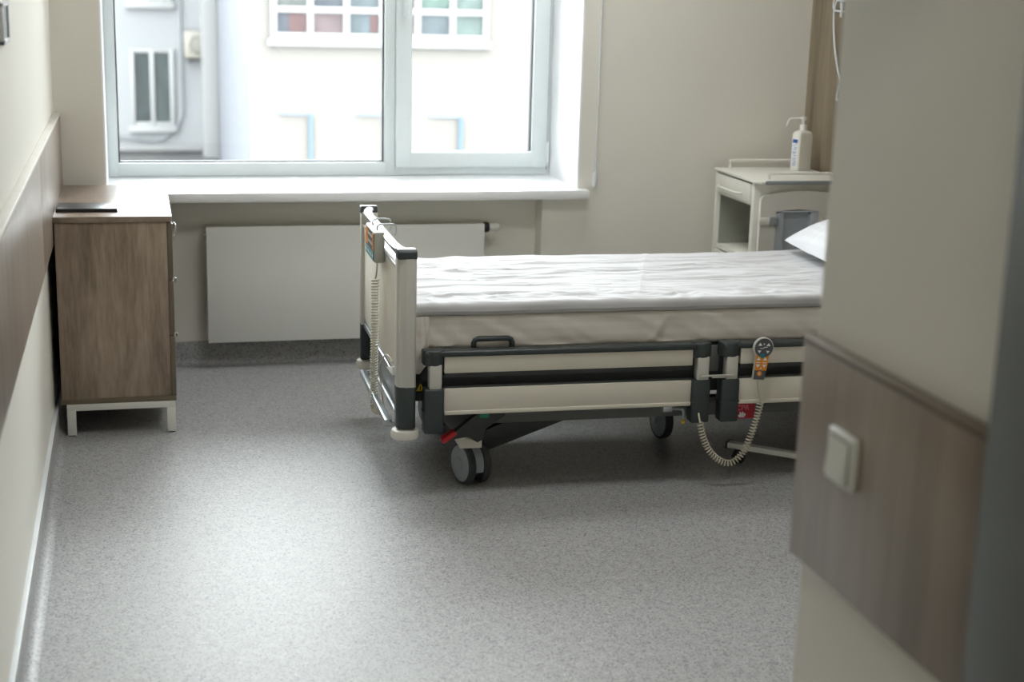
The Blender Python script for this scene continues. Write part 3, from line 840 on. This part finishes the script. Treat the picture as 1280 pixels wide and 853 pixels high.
# ------------------------------------------------------------------ linen
def nz(x, y, z=0.0): return noise.noise(Vector((x, y, z)))
def rdg(x, y, z): return 1 - abs(nz(x, y, z)) * 2
MX0, MX1, MY0, MY1 = .030, 2.06, .090, .925
mt = thing('mattress', 'thick mattress in a white fitted sheet on the hospital bed', 'mattress', BED_LOC, BED_ROT)
def shell(x0, x1, y0, y1, z0, z1, r, nx, ny, topfn, sidefn):
    """closed cushion: (u along x, v around the section)"""
    sect = []
    nr = 5; nside = 9
    for i in range(nside): sect.append((y0, z0 + r + (z1 - z0 - 2 * r) * i / nside, 'n'))
    for i in range(nr): a = PI - PI / 2 * i / nr; sect.append((y0 + r + r * math.cos(a), z1 - r + r * math.sin(a), 'n'))
    for i in range(ny): sect.append((y0 + r + (y1 - y0 - 2 * r) * i / ny, z1, 't'))
    for i in range(nr): a = PI / 2 - PI / 2 * i / nr; sect.append((y1 - r + r * math.cos(a), z1 - r + r * math.sin(a), 'f'))
    for i in range(nside): sect.append((y1, z1 - r - (z1 - z0 - 2 * r) * i / nside, 'f'))
    for i in range(nr): a = -PI / 2 * i / nr; sect.append((y1 - r + r * math.cos(a), z0 + r + r * math.sin(a), 'b'))
    sect.append((y1 - r, z0, 'b')); sect.append((y0 + r, z0, 'b'))
    for i in range(1, nr): a = -PI / 2 - PI / 2 * i / nr; sect.append((y0 + r + r * math.cos(a), z0 + r + r * math.sin(a), 'b'))
    t = bmesh.new(); rings = []
    ends = [(0, .55), (.12, .80), (.4, .94), (.8, 1.0)]
    xs = [(x0 + r * e, k) for e, k in ends] + [(x0 + r + (x1 - x0 - 2 * r) * i / nx, 1) for i in range(nx + 1)] + [(x1 - r * e, k) for e, k in reversed(ends)]
    yc, zc = (y0 + y1) / 2, (z0 + z1) / 2
    hy, hz = (y1 - y0) / 2, (z1 - z0) / 2
    for x, k in xs:
        ring = []
        for (y, z, kind) in sect:
            sy = 1 - (1 - k) * min(1, r / hy); sz = 1 - (1 - k) * min(1, r / hz) 
            yy = yc + (y - yc) * sy; zz = zc + (z - zc) * sz
            dz = topfn(x, yy, zz); dy, dx = sidefn(x, yy, zz, kind)
            ring.append(t.verts.new((x + dx, yy + dy, zz + dz)))
        rings.append(ring)
    n = len(sect)
    for A, B in zip(rings, rings[1:]):
        for j in range(n): t.faces.new((A[j], B[j], B[(j + 1) % n], A[(j + 1) % n]))
    t.faces.new(rings[0]); t.faces.new(rings[-1])
    bmesh.ops.recalc_face_normals(t, faces=t.faces[:])
    return t
def m_top(x, y, z): return 0
def m_side(x, y, z, k):
    if k in 'nf':
        s = -1 if k == 'n' else 1
        h = (z - .48) / .11
        d = .004 * nz(x * 5, z * 16, 3) + .0035 * nz(x * 22 + z * 30, z * 6, 9)
        for cx, sl, a in ((.155, .0, .005), (.86, .55, .005), (1.02, .0, .003), (1.45, .1, .004)):
            q = x - cx - (z - .53) * sl
            d += a * math.exp(-(q / .010) ** 2)
        return s * d, 0
    return 0, 0
b = MB(); b._take(shell(MX0, MX1, MY0 + .002, MY1, .481, .597, .016, 160, 30, m_top, m_side))
part(b, 'fitted_sheet', M['sheet'], mt)
b = MB()   # sheet corner hanging down at the foot end
def drop(u, v):
    x = .018 + .055 * u; z = .60 - v * (.175 + .02 * math.sin(u * 4))
    y = .082 + .010 * math.sin(v * 5 + u * 4) * v + .006 * nz(u * 5, v * 4, 1)
    return (x, y, z)
b.grid(drop, 14, 22)
part(b, 'sheet_corner', M['sheet'], mt)

DUV_R = .026
dv = thing('duvet', 'white striped duvet spread flat over the mattress', 'duvet', BED_LOC, BED_ROT)
def d_top(x, y, z):
    f = max(0, min(1, (z - .615) / .03))
    yy = (y - MY0) / (MY1 - MY0)
    edge = max(0, min(1, yy / .12)) 
    h = .004 * math.sin(PI * max(0, min(1, yy)))
    # long creases run with the bed, denser towards the foot corners
    w1 = rdg(x * 1.3 + 3, y * 13 + .8 * nz(x * 2, y * 2, 5), 1)
    w2 = rdg(x * 2.2 + 7, y * 28 + 1.2 * nz(x * 3, y * 3, 8), 4)
    w4 = rdg(x * 3.0 + 2, y * 52 + 1.5 * nz(x * 4, y * 3, 3), 14)
    far = max(0, min(1, (1 - yy) / .14))
    w3 = nz(x * 9, y * 9, 2)
    h += .006 * (w1 - .55) * far + (.0042 * (w2 - .55) + .0026 * (w4 - .5)) * (.3 + .7 * far) + .003 * w3
    # fan of folds at the window side of the foot
    q = math.exp(-((x - .18) / .28) ** 2) * math.exp(-((yy - .78) / .28) ** 2)
    h += .012 * q * (rdg(x * 5 - y * 5, y * 9 + x * 2, 6) - .4)
    # lighter rumples by the near edge
    q = math.exp(-((yy - .06) / .10) ** 2)
    h += .010 * q * (rdg(x * 11 + y * 10, y * 12 - x * 3, 12) - .5)
    # crossfold two fifths along
    h += .0028 * math.exp(-((x - .93 - .35 * (y - .5)) / .012) ** 2)
    # gentle rise to the raised head section
    h += .022 * max(0, min(1, (x - 1.42) / .5)) ** 1.5
    return h * f * (.35 + .65 * edge) + .004 * nz(x * 6, 3.3, 0) * (1 - f)
def d_side(x, y, z, k):
    if k == 'n': return -.006 * (.5 + nz(x * 7, z * 14, 6)) - .004 * math.exp(-((x - 1.36) / .03) ** 2), 0
    if k == 'f': return .006 * nz(x * 7, z * 14, 6), 0
    return 0, 0
b = MB(); b._take(shell(MX0 - .004, MX1, MY0 - .004, MY1 + .004, .598, .642, DUV_R * .62, 330, 130, d_top, d_side))
part(b, 'duvet_cover', M['duvet'], dv)

pw = thing('pillow', 'white striped pillow at the head of the bed', 'pillow', (.84 + 1.875, 4.60 + .425, .672), math.radians(-1.2))
def pil(sgn):
    def f(u, v):
        a, c = u * 2 - 1, v * 2 - 1
        e = (1 - abs(a) ** 2.6) * (1 - abs(c) ** 2.6)
        th = .098 * max(0, e) ** .55
        x = a * .255 * (1 - .07 * c * c); y = c * .425 * (1 - .06 * a * a)
        wr = .006 * nz(x * 9, y * 9, 2) * min(1, e * 3) + .004 * rdg(x * 6, y * 18, 5) * min(1, e * 3)
        z = sgn * th * (1 if sgn > 0 else .35) + wr
        return (x, y, z)
    return f
b = MB().grid(pil(1), 48, 60); b.grid(pil(-1), 48, 60)
bmesh.ops.remove_doubles(b.bm, verts=b.bm.verts[:], dist=.0015)
bmesh.ops.recalc_face_normals(b.bm, faces=b.bm.faces[:])
pc = part(b, 'pillowcase', M['pillow'], pw)
pc.rotation_euler = (0, math.radians(-9), math.radians(0)); pc.location = (0, 0, .064)

# ------------------------------------------------------------------ nurse control box hooked on the footboard
Rb = Matrix.Translation(Vector(BED_LOC)) @ Matrix.Rotation(BED_ROT, 4, 'Z')
cbx = thing('control_box', 'nurse control box with orange keys hooked over the footboard rail', 'bed control', Rb @ Vector((-.055, .45, .785)), BED_ROT)
b = MB().box(-.018, .018, -.108, .108, -.055, .05, .005, 3)
part(b, 'housing', M['boxgrey'], cbx)
b = MB().box(-.0195, -.0178, -.102, .102, -.050, .046)
kp = part(b, 'keypad', M['keygrey'], cbx)
b = MB()
b.mat(M['orange']); b.box(-.0204, -.0194, .040, .100, -.014, .044); b.box(-.0204, -.0194, -.100, -.072, -.014, .044)
b.mat(M['keyteal']); b.box(-.0204, -.0194, -.100, .100, -.048, -.022)
b.mat(M['whiteprint'])
for i in range(4):
    yy = -.055 + i * .026
    for zz in (.030, .004): b.prism([(yy - .007, zz - .005), (yy + .007, zz - .005), (yy, zz + .007)], 'x', -.0208, -.0194)
for i in range(6): b.box(-.0208, -.0194, -.085 + i * .033, -.074 + i * .033, -.040, -.030)
b.mat(M['red']); b.box(-.0208, -.0194, .06, .075, .010, .024); b.box(-.0208, -.0194, -.09, -.08, .012, .022)
b.build('keys', None, kp)
for yy in (-.06, .055):
    b = MB().tube(spline([(.0, yy, .045), (-.001, yy, .062), (.010, yy, .070), (.042, yy, .071), (.060, yy, .066), (.063, yy, .048), (.060, yy, .030)], 5), .0026, 8)
    part(b, 'hook', M['steel'], cbx)
b = MB().tube(spline([(.004, -.02, -.05), (.004, -.022, -.08), (.0, -.03, -.11), (-.004, -.035, -.125)], 6), .0032, 8)
path = spline([(-.004, -.035, -.125), (-.004, -.025, -.30), (-.002, .0, -.48), (.0, .01, -.58), (.004, -.015, -.597), (.010, -.06, -.588), (.013, -.09, -.575)], 14)
coil(b, path, .0130, .0026, .0102)
b.tube(spline([(.013, -.09, -.575), (.016, -.10, -.555), (.013, -.06, -.48), (.010, -.06, -.43), (.012, -.16, -.365), (.014, -.25, -.345), (.018, -.30, -.352)], 8), .0028, 8)
part(b, 'coiled_cable', M['cable'], cbx)

# ------------------------------------------------------------------ patient handset hanging on the near rail
hs = thing('bed_remote', 'grey and orange patient remote hanging on the near side rail', 'bed control', Rb @ Vector((1.194, -.020, .445)), BED_ROT)
def hs_outline(off=0.0):
    pts = []
    R_ = .036 - off
    a0, a1 = math.radians(-48), math.radians(228)
    for i in range(25):
        a = a0 + (a1 - a0) * i / 24
        pts.append((.002 + R_ * math.cos(a), .044 + R_ * math.sin(a)))
    pts += [(-.024 + off, -.068 + off), (.019 - off, -.070 + off)]
    return pts
tl = Matrix.Rotation(math.radians(4), 4, 'Y')
b = MB().prism(hs_outline(), 'y', -.010, .004, .003, 2, mtx=tl)
b.box(-.012, .012, .004, .022, .03, .055, .002)
part(b, 'housing', M['handset'], hs)
b = MB()
b.mat(M['keygrey']); b.lathe([(0, 0), (.0325, 0), (.0325, .001), (0, .001)], 36, tl @ Matrix.Translation((.002, -.0098, .044)) @ Matrix.Rotation(PI / 2, 4, 'X'))
b.prism([(-.0215, -.034), (.0205, -.034), (.0172, -.066), (-.0212, -.066)], 'y', -.0108, -.0098, mtx=tl)
b.mat(M['orange']); b.prism([(-.0225, .018), (-.0215, -.034), (.0205, -.034), (.0245, .018)], 'y', -.0106, -.0098, mtx=tl)
kp = part(b, 'keypad', None, hs)
b = MB()
b.mat(M['whiteprint'])
def tri(cx, cz, s, up):
    k = 1 if up else -1
    b.prism([(cx - s, cz - k * s * .6), (cx + s, cz - k * s * .6), (cx, cz + k * s * .8)], 'y', -.0116, -.0106, mtx=tl)
for cx in (-.013, .017):
    tri(cx, .056, .0075, True); tri(cx, .031, .0065, False)
for cx in (-.012, .011):
    tri(cx, .006, .0075, True); tri(cx, -.018, .0075, False)
    b.box(cx - .007, cx + .007, -.0116, -.0106, -.0075, -.0058, mtx=tl)
b.prism([(-.012, .042), (-.003, .041), (.003, .045), (.014, .047), (.014, .049), (.002, .047), (-.003, .043), (-.012, .044)], 'y', -.0116, -.0106, mtx=tl)
b.box(-.001, .003, -.0116, -.0106, .055, .060, mtx=tl); b.box(-.002, .002, -.0116, -.0106, -.029, -.024, mtx=tl)
def dot(cx, cz, r): b.lathe([(0, 0), (r, 0), (r, .0016), (0, .0016)], 24, tl @ Matrix.Translation((cx, -.0104, cz)) @ Matrix.Rotation(PI / 2, 4, 'X'))
b.mat(M['keyteal']); dot(.0, .017, .0085)
b.mat(M['orange']); dot(-.003, -.045, .0085)
b.mat(M['whiteprint']); b.box(-.0042, -.0022, -.0125, -.0116, -.049, -.041, mtx=tl)
b.build('keys', None, kp)
b = MB().tube(spline([(-.006, .0, -.066), (-.004, .0, -.09), (.004, 0, -.125), (.010, 0, -.150)], 6), .0034, 8)
coil(b, spline([(.010, 0, -.150), (.003, 0, -.19), (-.018, -.004, -.26), (-.045, -.006, -.325), (-.085, -.008, -.358), (-.125, -.006, -.350), (-.165, -.004, -.315), (-.190, -.002, -.265), (-.203, .0, -.215)], 12), .0102, .0023, .0108)
b.tube(spline([(-.203, .0, -.215), (-.206, .01, -.19), (-.204, .035, -.16), (-.20, .06, -.15)], 6), .0034, 8)
part(b, 'coiled_cable', M['cable'], hs)

# ------------------------------------------------------------------ overbed table: only its rolling base reaches into view
ot = thing('overbed_table', 'white wheeled table base reaching under the bed', 'overbed table', (2.02, 4.80, 0))
b = MB()
b.prism([(.02, .012), (.56, -.452), (.582, -.424), (.042, .040)], 'z', .052, .072, .003)
b.prism([(.54, -.45), (.70, -.45), (.70, -.06), (.64, -.06), (.64, -.40), (.54, -.40)], 'z', .051, .0755, .003)
part(b, 'base_bar', M['white_metal'], ot)
b = MB().box(-.004, .004, -.020, .020, .049, .075, .002, mtx=Matrix.Translation((.029, .028, 0)) @ Matrix.Rotation(math.radians(-40.7), 4, 'Z'))
part(b, 'end_cap', M['black'], ot)
b = MB().box(.645, .695, -.275, -.225, .075, .95, .004)
part(b, 'column', M['white_metal'], ot)
b = MB().box(.58, .86, -.62, -.06, .95, .97, .006)
part(b, 'tabletop', M['leafgrey'], ot)
for (cx, cy) in ((.060, -.004), (.56, -.43), (.67, -.085), (.675, -.425)):
    mt_ = Matrix.Translation((cx, cy, .024)) @ Matrix.Rotation(PI / 2, 4, 'X') @ Matrix.Rotation(.5, 4, 'Y')
    b = MB()
    for o_ in (-.013, .007): b.lathe([(0, o_), (.020, o_), (.024, o_ + .002), (.024, o_ + .008), (.020, o_ + .010), (0, o_ + .010)], 22, Matrix.Translation((cx, cy, .024)) @ Matrix.Rotation(.5, 4, 'Z') @ Matrix.Rotation(PI / 2, 4, 'X') @ Matrix.Translation((0, 0, -.001)))
    b.lathe([(0, .03), (.010, .03), (.010, .054), (0, .054)], 14, Matrix.Translation((cx, cy, 0)))
    part(b, 'caster', M['black'], ot)

# ------------------------------------------------------------------ bedside cabinet (front faces the foot of the bed)
bs = thing('bedside_cabinet', 'cream bedside cabinet with a folded side leaf beside the bed', 'bedside cabinet', (2.545, 5.882, 0))
CW, CD, CH = .43, .440, .876
b = MB().box(0, CW, 0, .030, .10, CH - .012, .004)
part(b, 'side_panel', M['cabwhite'], bs)
b = MB().box(0, CW, CD - .022, CD, .10, CH - .012, .004)
part(b, 'side_panel', M['cabwhite'], bs)
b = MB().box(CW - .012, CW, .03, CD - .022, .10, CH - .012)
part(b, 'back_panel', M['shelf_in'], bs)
for z0_, z1_ in ((.10, .12), (.515, .535), (.760, .770)):
    part(MB().box(.012, CW - .012, .03, CD - .022, z0_, z1_, .002), 'shelf', M['cabwhite'], bs)
b = MB()
b.prism([(-.008, -.022), (.014, -.044), (CW, -.044), (CW, CD + .006), (-.008, CD + .006)], 'z', CH - .012, CH, .003)
part(b, 'top', M['cabwhite'], bs)
b = MB().box(.03, CW, -.0475, -.0435, CH - .013, CH + .003, .0015)
part(b, 'edge_strip', M['clamp'], bs, 'grey strip along the near edge of the top')
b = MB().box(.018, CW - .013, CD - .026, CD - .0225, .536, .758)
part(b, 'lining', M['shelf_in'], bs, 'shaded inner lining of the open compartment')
b = MB().box(-.004, .014, .034, CD - .026, .772, CH - .020, .003)
dr = part(b, 'drawer', M['cabwhite'], bs)
b = MB().tube(spline([(-.004, .12, .806), (-.020, .13, .804), (-.024, .17, .803), (-.024, .32, .803), (-.020, .36, .804), (-.004, .37, .806)], 5), .006, 10)
b.build('handle', M['cabwhite'], dr)
b = MB().box(.0, .016, .034, CD - .026, .124, .511, .003)
dd = part(b, 'door', M['cabwhite'], bs)
b = MB().tube(spline([(.0, .40, .40), (-.02, .40, .39), (-.022, .40, .33), (-.02, .40, .27), (0, .40, .26)], 5), .005, 8)
b.build('handle', M['cabwhite'], dd)
b = MB().tube(spline([(.06, CD - .02, CH - .004), (.06, CD - .02, CH + .022), (.075, CD - .02, CH + .034), (.30, CD - .02, CH + .034), (.34, CD - .02, CH + .034), (.355, CD - .02, CH + .022), (.355, CD - .02, CH - .004)], 6), .0065, 10)
part(b, 'gallery_rail', M['cabwhite'], bs)
b = MB().tube(spline([(.075, .02, CH - .004), (.075, .02, CH + .016), (.09, .02, CH + .026), (.30, .02, CH + .026), (.36, .02, CH + .026), (.375, .02, CH + .016), (.375, .02, CH - .004)], 6), .0055, 10)
part(b, 'gallery_rail', M['cabwhite'], bs)
# folded leaf on the near side
def leaf_outline():
    pts = [(.020, .44), (.020, .798)]
    for i in range(13):
        a = i / 12
        pts.append((.030 + a * .37, .808 + .026 * math.sin(PI * (a * .86 + .07)) ))
    pts += [(.41, .798), (.41, .44)]
    return pts
win_o = [(.092, .50), (.092, .742), (.13, .751), (.19, .755), (.25, .751), (.288, .742), (.288, .50)]
b = MB()
t = bmesh.new()
out = leaf_outline()
# leaf as a frame: polygon strips between the outline and the opening
def strip(a, c): b.prism(a, 'y', -.034, -.012) if c else None
b.prism([(.020, .44), (.020, .798), (.030, .808 + .026 * math.sin(PI * .07)), (.092, .808 + .026 * math.sin(PI * (.062 / .37 * .86 + .07))), (.092, .44)], 'y', -.034, -.012)
top_arc = [p for p in out[2:15] if .092 < p[0] < .288]
b.prism([(.092, .742), (.092, .808 + .026 * math.sin(PI * (.062 / .37 * .86 + .07)))] + top_arc + [(.288, .808 + .026 * math.sin(PI * (.258 / .37 * .86 + .07))), (.288, .742), (.25, .751), (.19, .755), (.13, .751)], 'y', -.034, -.012)
b.prism([(.288, .44), (.288, .808 + .026 * math.sin(PI * (.258 / .37 * .86 + .07)))] + [p for p in out[2:15] if p[0] > .288] + [(.41, .798), (.41, .44)], 'y', -.034, -.012)
b.prism([(.092, .44), (.092, .50), (.288, .50), (.288, .44)], 'y', -.034, -.012)
t.free()
lf = part(b, 'side_leaf', M['leafgrey'], bs)
b = MB()
b.box(.092, .132, -.030, .0, .50, .742, .002); b.box(.254, .288, -.030, 0, .50, .742, .002); b.box(.13, .256, -.006, .0, .50, .752)
b.box(.092, .288, -.034, -.004, .742, .750, .002)
b.build('recess_liner', M['recess'], lf)
for cx in (.012, .305):
    b = MB().box(cx, cx + .075, -.046, -.034, .690, .722, .004)
    b.mat(M['leafgrey'])
    k_ = b.build('clamp', M['leafgrey'], lf)
    b = MB().box(cx + .046, cx + .086, -.050, -.036, .686, .726, .006)
    b.build('clamp_pad', M['clamp'], k_)
for cx, cy in ((.04, .04), (.39, .04), (.04, .43), (.39, .43)):
    b = MB().lathe([(0, -.009), (.035, -.009), (.04, -.006), (.04, .006), (.035, .009), (0, .009)], 24, Matrix.Translation((cx, cy, .04)) @ Matrix.Rotation(PI / 2, 4, 'Y'))
    b.box(cx - .016, cx + .016, cy - .012, cy + .012, .07, .10, .003); b.box(cx - .016, cx - .011, cy - .01, cy + .01, .03, .08, .002); b.box(cx + .011, cx + .016, cy - .01, cy + .01, .03, .08, .002)
    part(b, 'caster', M['castgrey'], bs)

# ------------------------------------------------------------------ sanitiser bottle
sb = thing('sanitizer_bottle', 'square white sanitizer pump bottle on the bedside cabinet', 'bottle', (2.905, 6.215, CH), math.radians(20))
bw, bd, bh = .042, .026, .154
def rr(x, y, n=5, r=.010):
    pts = []
    for (cx, cy, a0) in ((x - r, y - r, 0), (-x + r, y - r, 90), (-x + r, -y + r, 180), (x - r, -y + r, 270)):
        for i in range(n + 1):
            a = math.radians(a0 + 90 * i / n); pts.append((cx + r * math.cos(a), cy + r * math.sin(a)))
    return pts
t = bmesh.new(); rings = []
for z, k in ((0, .93), (.004, 1), (bh - .004, 1.0), (bh + .004, .985), (bh + .012, .93), (bh + .019, .80), (bh + .024, .60), (bh + .026, .42), (bh + .034, .38)):
    o_ = rr(bw, bd)
    if k < .7: o_ = [((1 - (1 - k) * 1.6) * p[0] * .0 + .0145 * math.cos(math.atan2(p[1], p[0])) * (k / .42), .0145 * math.sin(math.atan2(p[1], p[0])) * (k / .42)) for p in o_]
    else: o_ = [(p[0] * k, p[1] * k) for p in o_]
    rings.append([t.verts.new((p[0], p[1], z)) for p in o_])
for A, B in zip(rings, rings[1:]):
    n = len(A)
    for j in range(n): t.faces.new((A[j], A[(j + 1) % n], B[(j + 1) % n], B[j]))
t.faces.new(rings[0]); t.faces.new(rings[-1])
bmesh.ops.recalc_face_normals(t, faces=t.faces[:])
b = MB(); b._take(t)
part(b, 'bottle_body', M['bottle'], sb)
b = MB().lathe([(0, bh + .026), (.0155, bh + .026), (.0155, bh + .046), (.012, bh + .050), (.006, bh + .052), (.006, bh + .070), (0, bh + .070)], 24)
part(b, 'collar', M['pump'], sb)
b = MB().lathe([(0, bh + .068), (.011, bh + .068), (.013, bh + .074), (.012, bh + .083), (0, bh + .085)], 20)
rt = Matrix.Rotation(math.radians(-20), 4, 'Z')
pts = [rt @ Vector(p) for p in ((-.002, 0, bh + .077), (-.060, -.0, bh + .077), (-.068, -.0, bh + .073), (-.076, 0, bh + .055), (-.079, 0, bh + .044))]
b.tube(pts, [.0055, .0048, .0048, .0045, .004], 10)
part(b, 'pump_nozzle', M['pump'], sb)
# printed label on the narrow face towards the left
b = MB().box(-bw - .0008, -bw + .001, -bd + .008, bd - .008, .012, .146)
lb = part(b, 'label', M['label'], sb, 'white label with a blue block at the top')
b = MB().box(-bw - .0014, -bw - .0007, -bd + .010, bd - .011, .124, .140)
b.build('print_block', M['blueprint'], lb)
b = MB()
for z, y0, y1 in ((.116, -.012, -.004), (.110, .002, .010), (.102, -.012, .004), (.094, -.010, .008), (.082, -.012, .012), (.076, -.006, .012), (.066, -.012, .010), (.054, -.012, .011), (.046, -.010, .012), (.038, -.012, .006), (.030, -.012, .010), (.022, -.008, .010)):
    b.box(-bw - .0014, -bw - .0007, y0, y1, z, z + .0036)
b.build('small_print', M['softprint'], lb)

# ------------------------------------------------------------------ nurse call unit with hanging white cables on the wood wall
nc = thing('call_unit', 'white nurse call unit with cables on the brown wall', 'nurse call', (XR, 6.03, 1.64))
b = MB().box(-.035, 0, -.10, .06, -.02, .12, .006, 3)
part(b, 'housing', M['white_trim'], nc)
b = MB().tube([(-.02, .035, -.02), (-.02, .035, -.045)], .008, 10)
b.tube([(-.02, .035, -.045), (-.02, .035, -.085)], .006, 10)
part(b, 'plug', M['white_trim'], nc)
b = MB().tube(spline([(-.018, .125, .10), (-.018, .118, .0), (-.018, .112, -.052), (-.018, .04, -.060), (-.018, -.03, -.060)], 8), .0042, 8)
b.tube(spline([(-.03, .045, .02), (-.02, .10, -.045), (-.014, .115, -.10), (-.012, .095, -.20), (-.010, .055, -.30), (-.010, .01, -.36), (-.010, .0, -.42), (-.010, .03, -.44), (-.010, .035, -.41), (-.010, -.02, -.30)], 10), .0042, 8)
part(b, 'cable', M['white_trim'], nc)

# ------------------------------------------------------------------ light
w = bpy.data.worlds.new('overcast_sky'); sc.world = w; w.use_nodes = True
bg = w.node_tree.nodes['Background']; bg.inputs[0].default_value = (.94, .975, 1.0, 1); bg.inputs[1].default_value = 11.0
def area(name, loc, rot_, sx, sy, power, col=(1, 1, 1), portal=False):
    l = bpy.data.lights.new(name, 'AREA'); l.shape = 'RECTANGLE'; l.size = sx; l.size_y = sy; l.energy = power; l.color = col
    o = bpy.data.objects.new(name, l); COL.objects.link(o); o.location = loc; o.rotation_euler = rot_
    if portal: l.cycles.is_portal = True
    return o
area('window_portal', ((RL + RR) / 2, YW + .12, (ZS + ZH) / 2), (-PI / 2, 0, 0), RR - RL, ZH - ZS, 1, portal=True)
def lamp(x, y, sx, sy, power, col, name, label):  # glowing panel out of view, added as fill beside the window light
    m = bpy.data.materials.new(name + '_diffuser'); m.use_nodes = True
    em = m.node_tree.nodes.new('ShaderNodeEmission'); em.inputs[0].default_value = (*col, 1); em.inputs[1].default_value = power / (PI * sx * sy)
    m.node_tree.links.new(em.outputs[0], m.node_tree.nodes['Material Output'].inputs[0])
    t = thing(name, label, 'ceiling lamp', (x, y, ZC))
    b = MB(); frame_profile(b, -sx / 2 - .02, sx / 2 + .02, -sy / 2 - .02, sy / 2 + .02, .022, 0, .03, .002)
    b.bm.transform(Matrix.Rotation(-PI / 2, 4, 'X') @ Matrix.Identity(4))
    b.bm.transform(Matrix.Translation((0, 0, 0)))
    part(b, 'frame', M['white_metal'], t)
    b = MB().box(-sx / 2, sx / 2, -sy / 2, sy / 2, -.018, -.012)
    part(b, 'diffuser', m, t)
for x_, y_, p_ in FILL_LAMPS: lamp(x_, y_, 1.2, .6, p_, (.975, .99, 1), 'fill_panel', 'added flat white fill panel on the ceiling ' + ('close to the window' if y_ > 5 else 'in the middle of the room'))
lamp(.45, .2, 1.2, .3, 10, (1, .94, .84), 'fill_panel', 'added flat white fill panel on the corridor ceiling')  # added out of view to lift the near right wall

# ------------------------------------------------------------------ camera
cam = bpy.data.cameras.new('camera'); co = bpy.data.objects.new('camera', cam); COL.objects.link(co); sc.camera = co
cam.sensor_fit = 'HORIZONTAL'; cam.sensor_width = 36; cam.lens = 1871.0 / 1280 * 36
cam.clip_start = .05; cam.clip_end = 200
yaw, pitch, roll = .25006, .23598, .02665
fwd = Vector((math.sin(yaw) * math.cos(pitch), math.cos(yaw) * math.cos(pitch), -math.sin(pitch)))
r_ = Vector((math.cos(yaw), -math.sin(yaw), 0)); u_ = r_.cross(fwd)
r2 = r_ * math.cos(roll) + u_ * math.sin(roll); u2 = r2.cross(fwd)
mw = Matrix((r2, u2, -fwd)).transposed().to_4x4(); mw.translation = Vector((0, 0, 1.67))
co.matrix_world = mw
cam.dof.use_dof = True; cam.dof.focus_distance = 4.95; cam.dof.aperture_fstop = 2.6

vs = sc.view_settings
vs.view_transform = 'Standard'; vs.look = 'None'; vs.gamma = 1; vs.use_curve_mapping = False; vs.exposure = 1.0
sc.cycles.use_denoising = True
sc.cycles.max_bounces = 12; sc.cycles.diffuse_bounces = 8; sc.cycles.transparent_max_bounces = 16
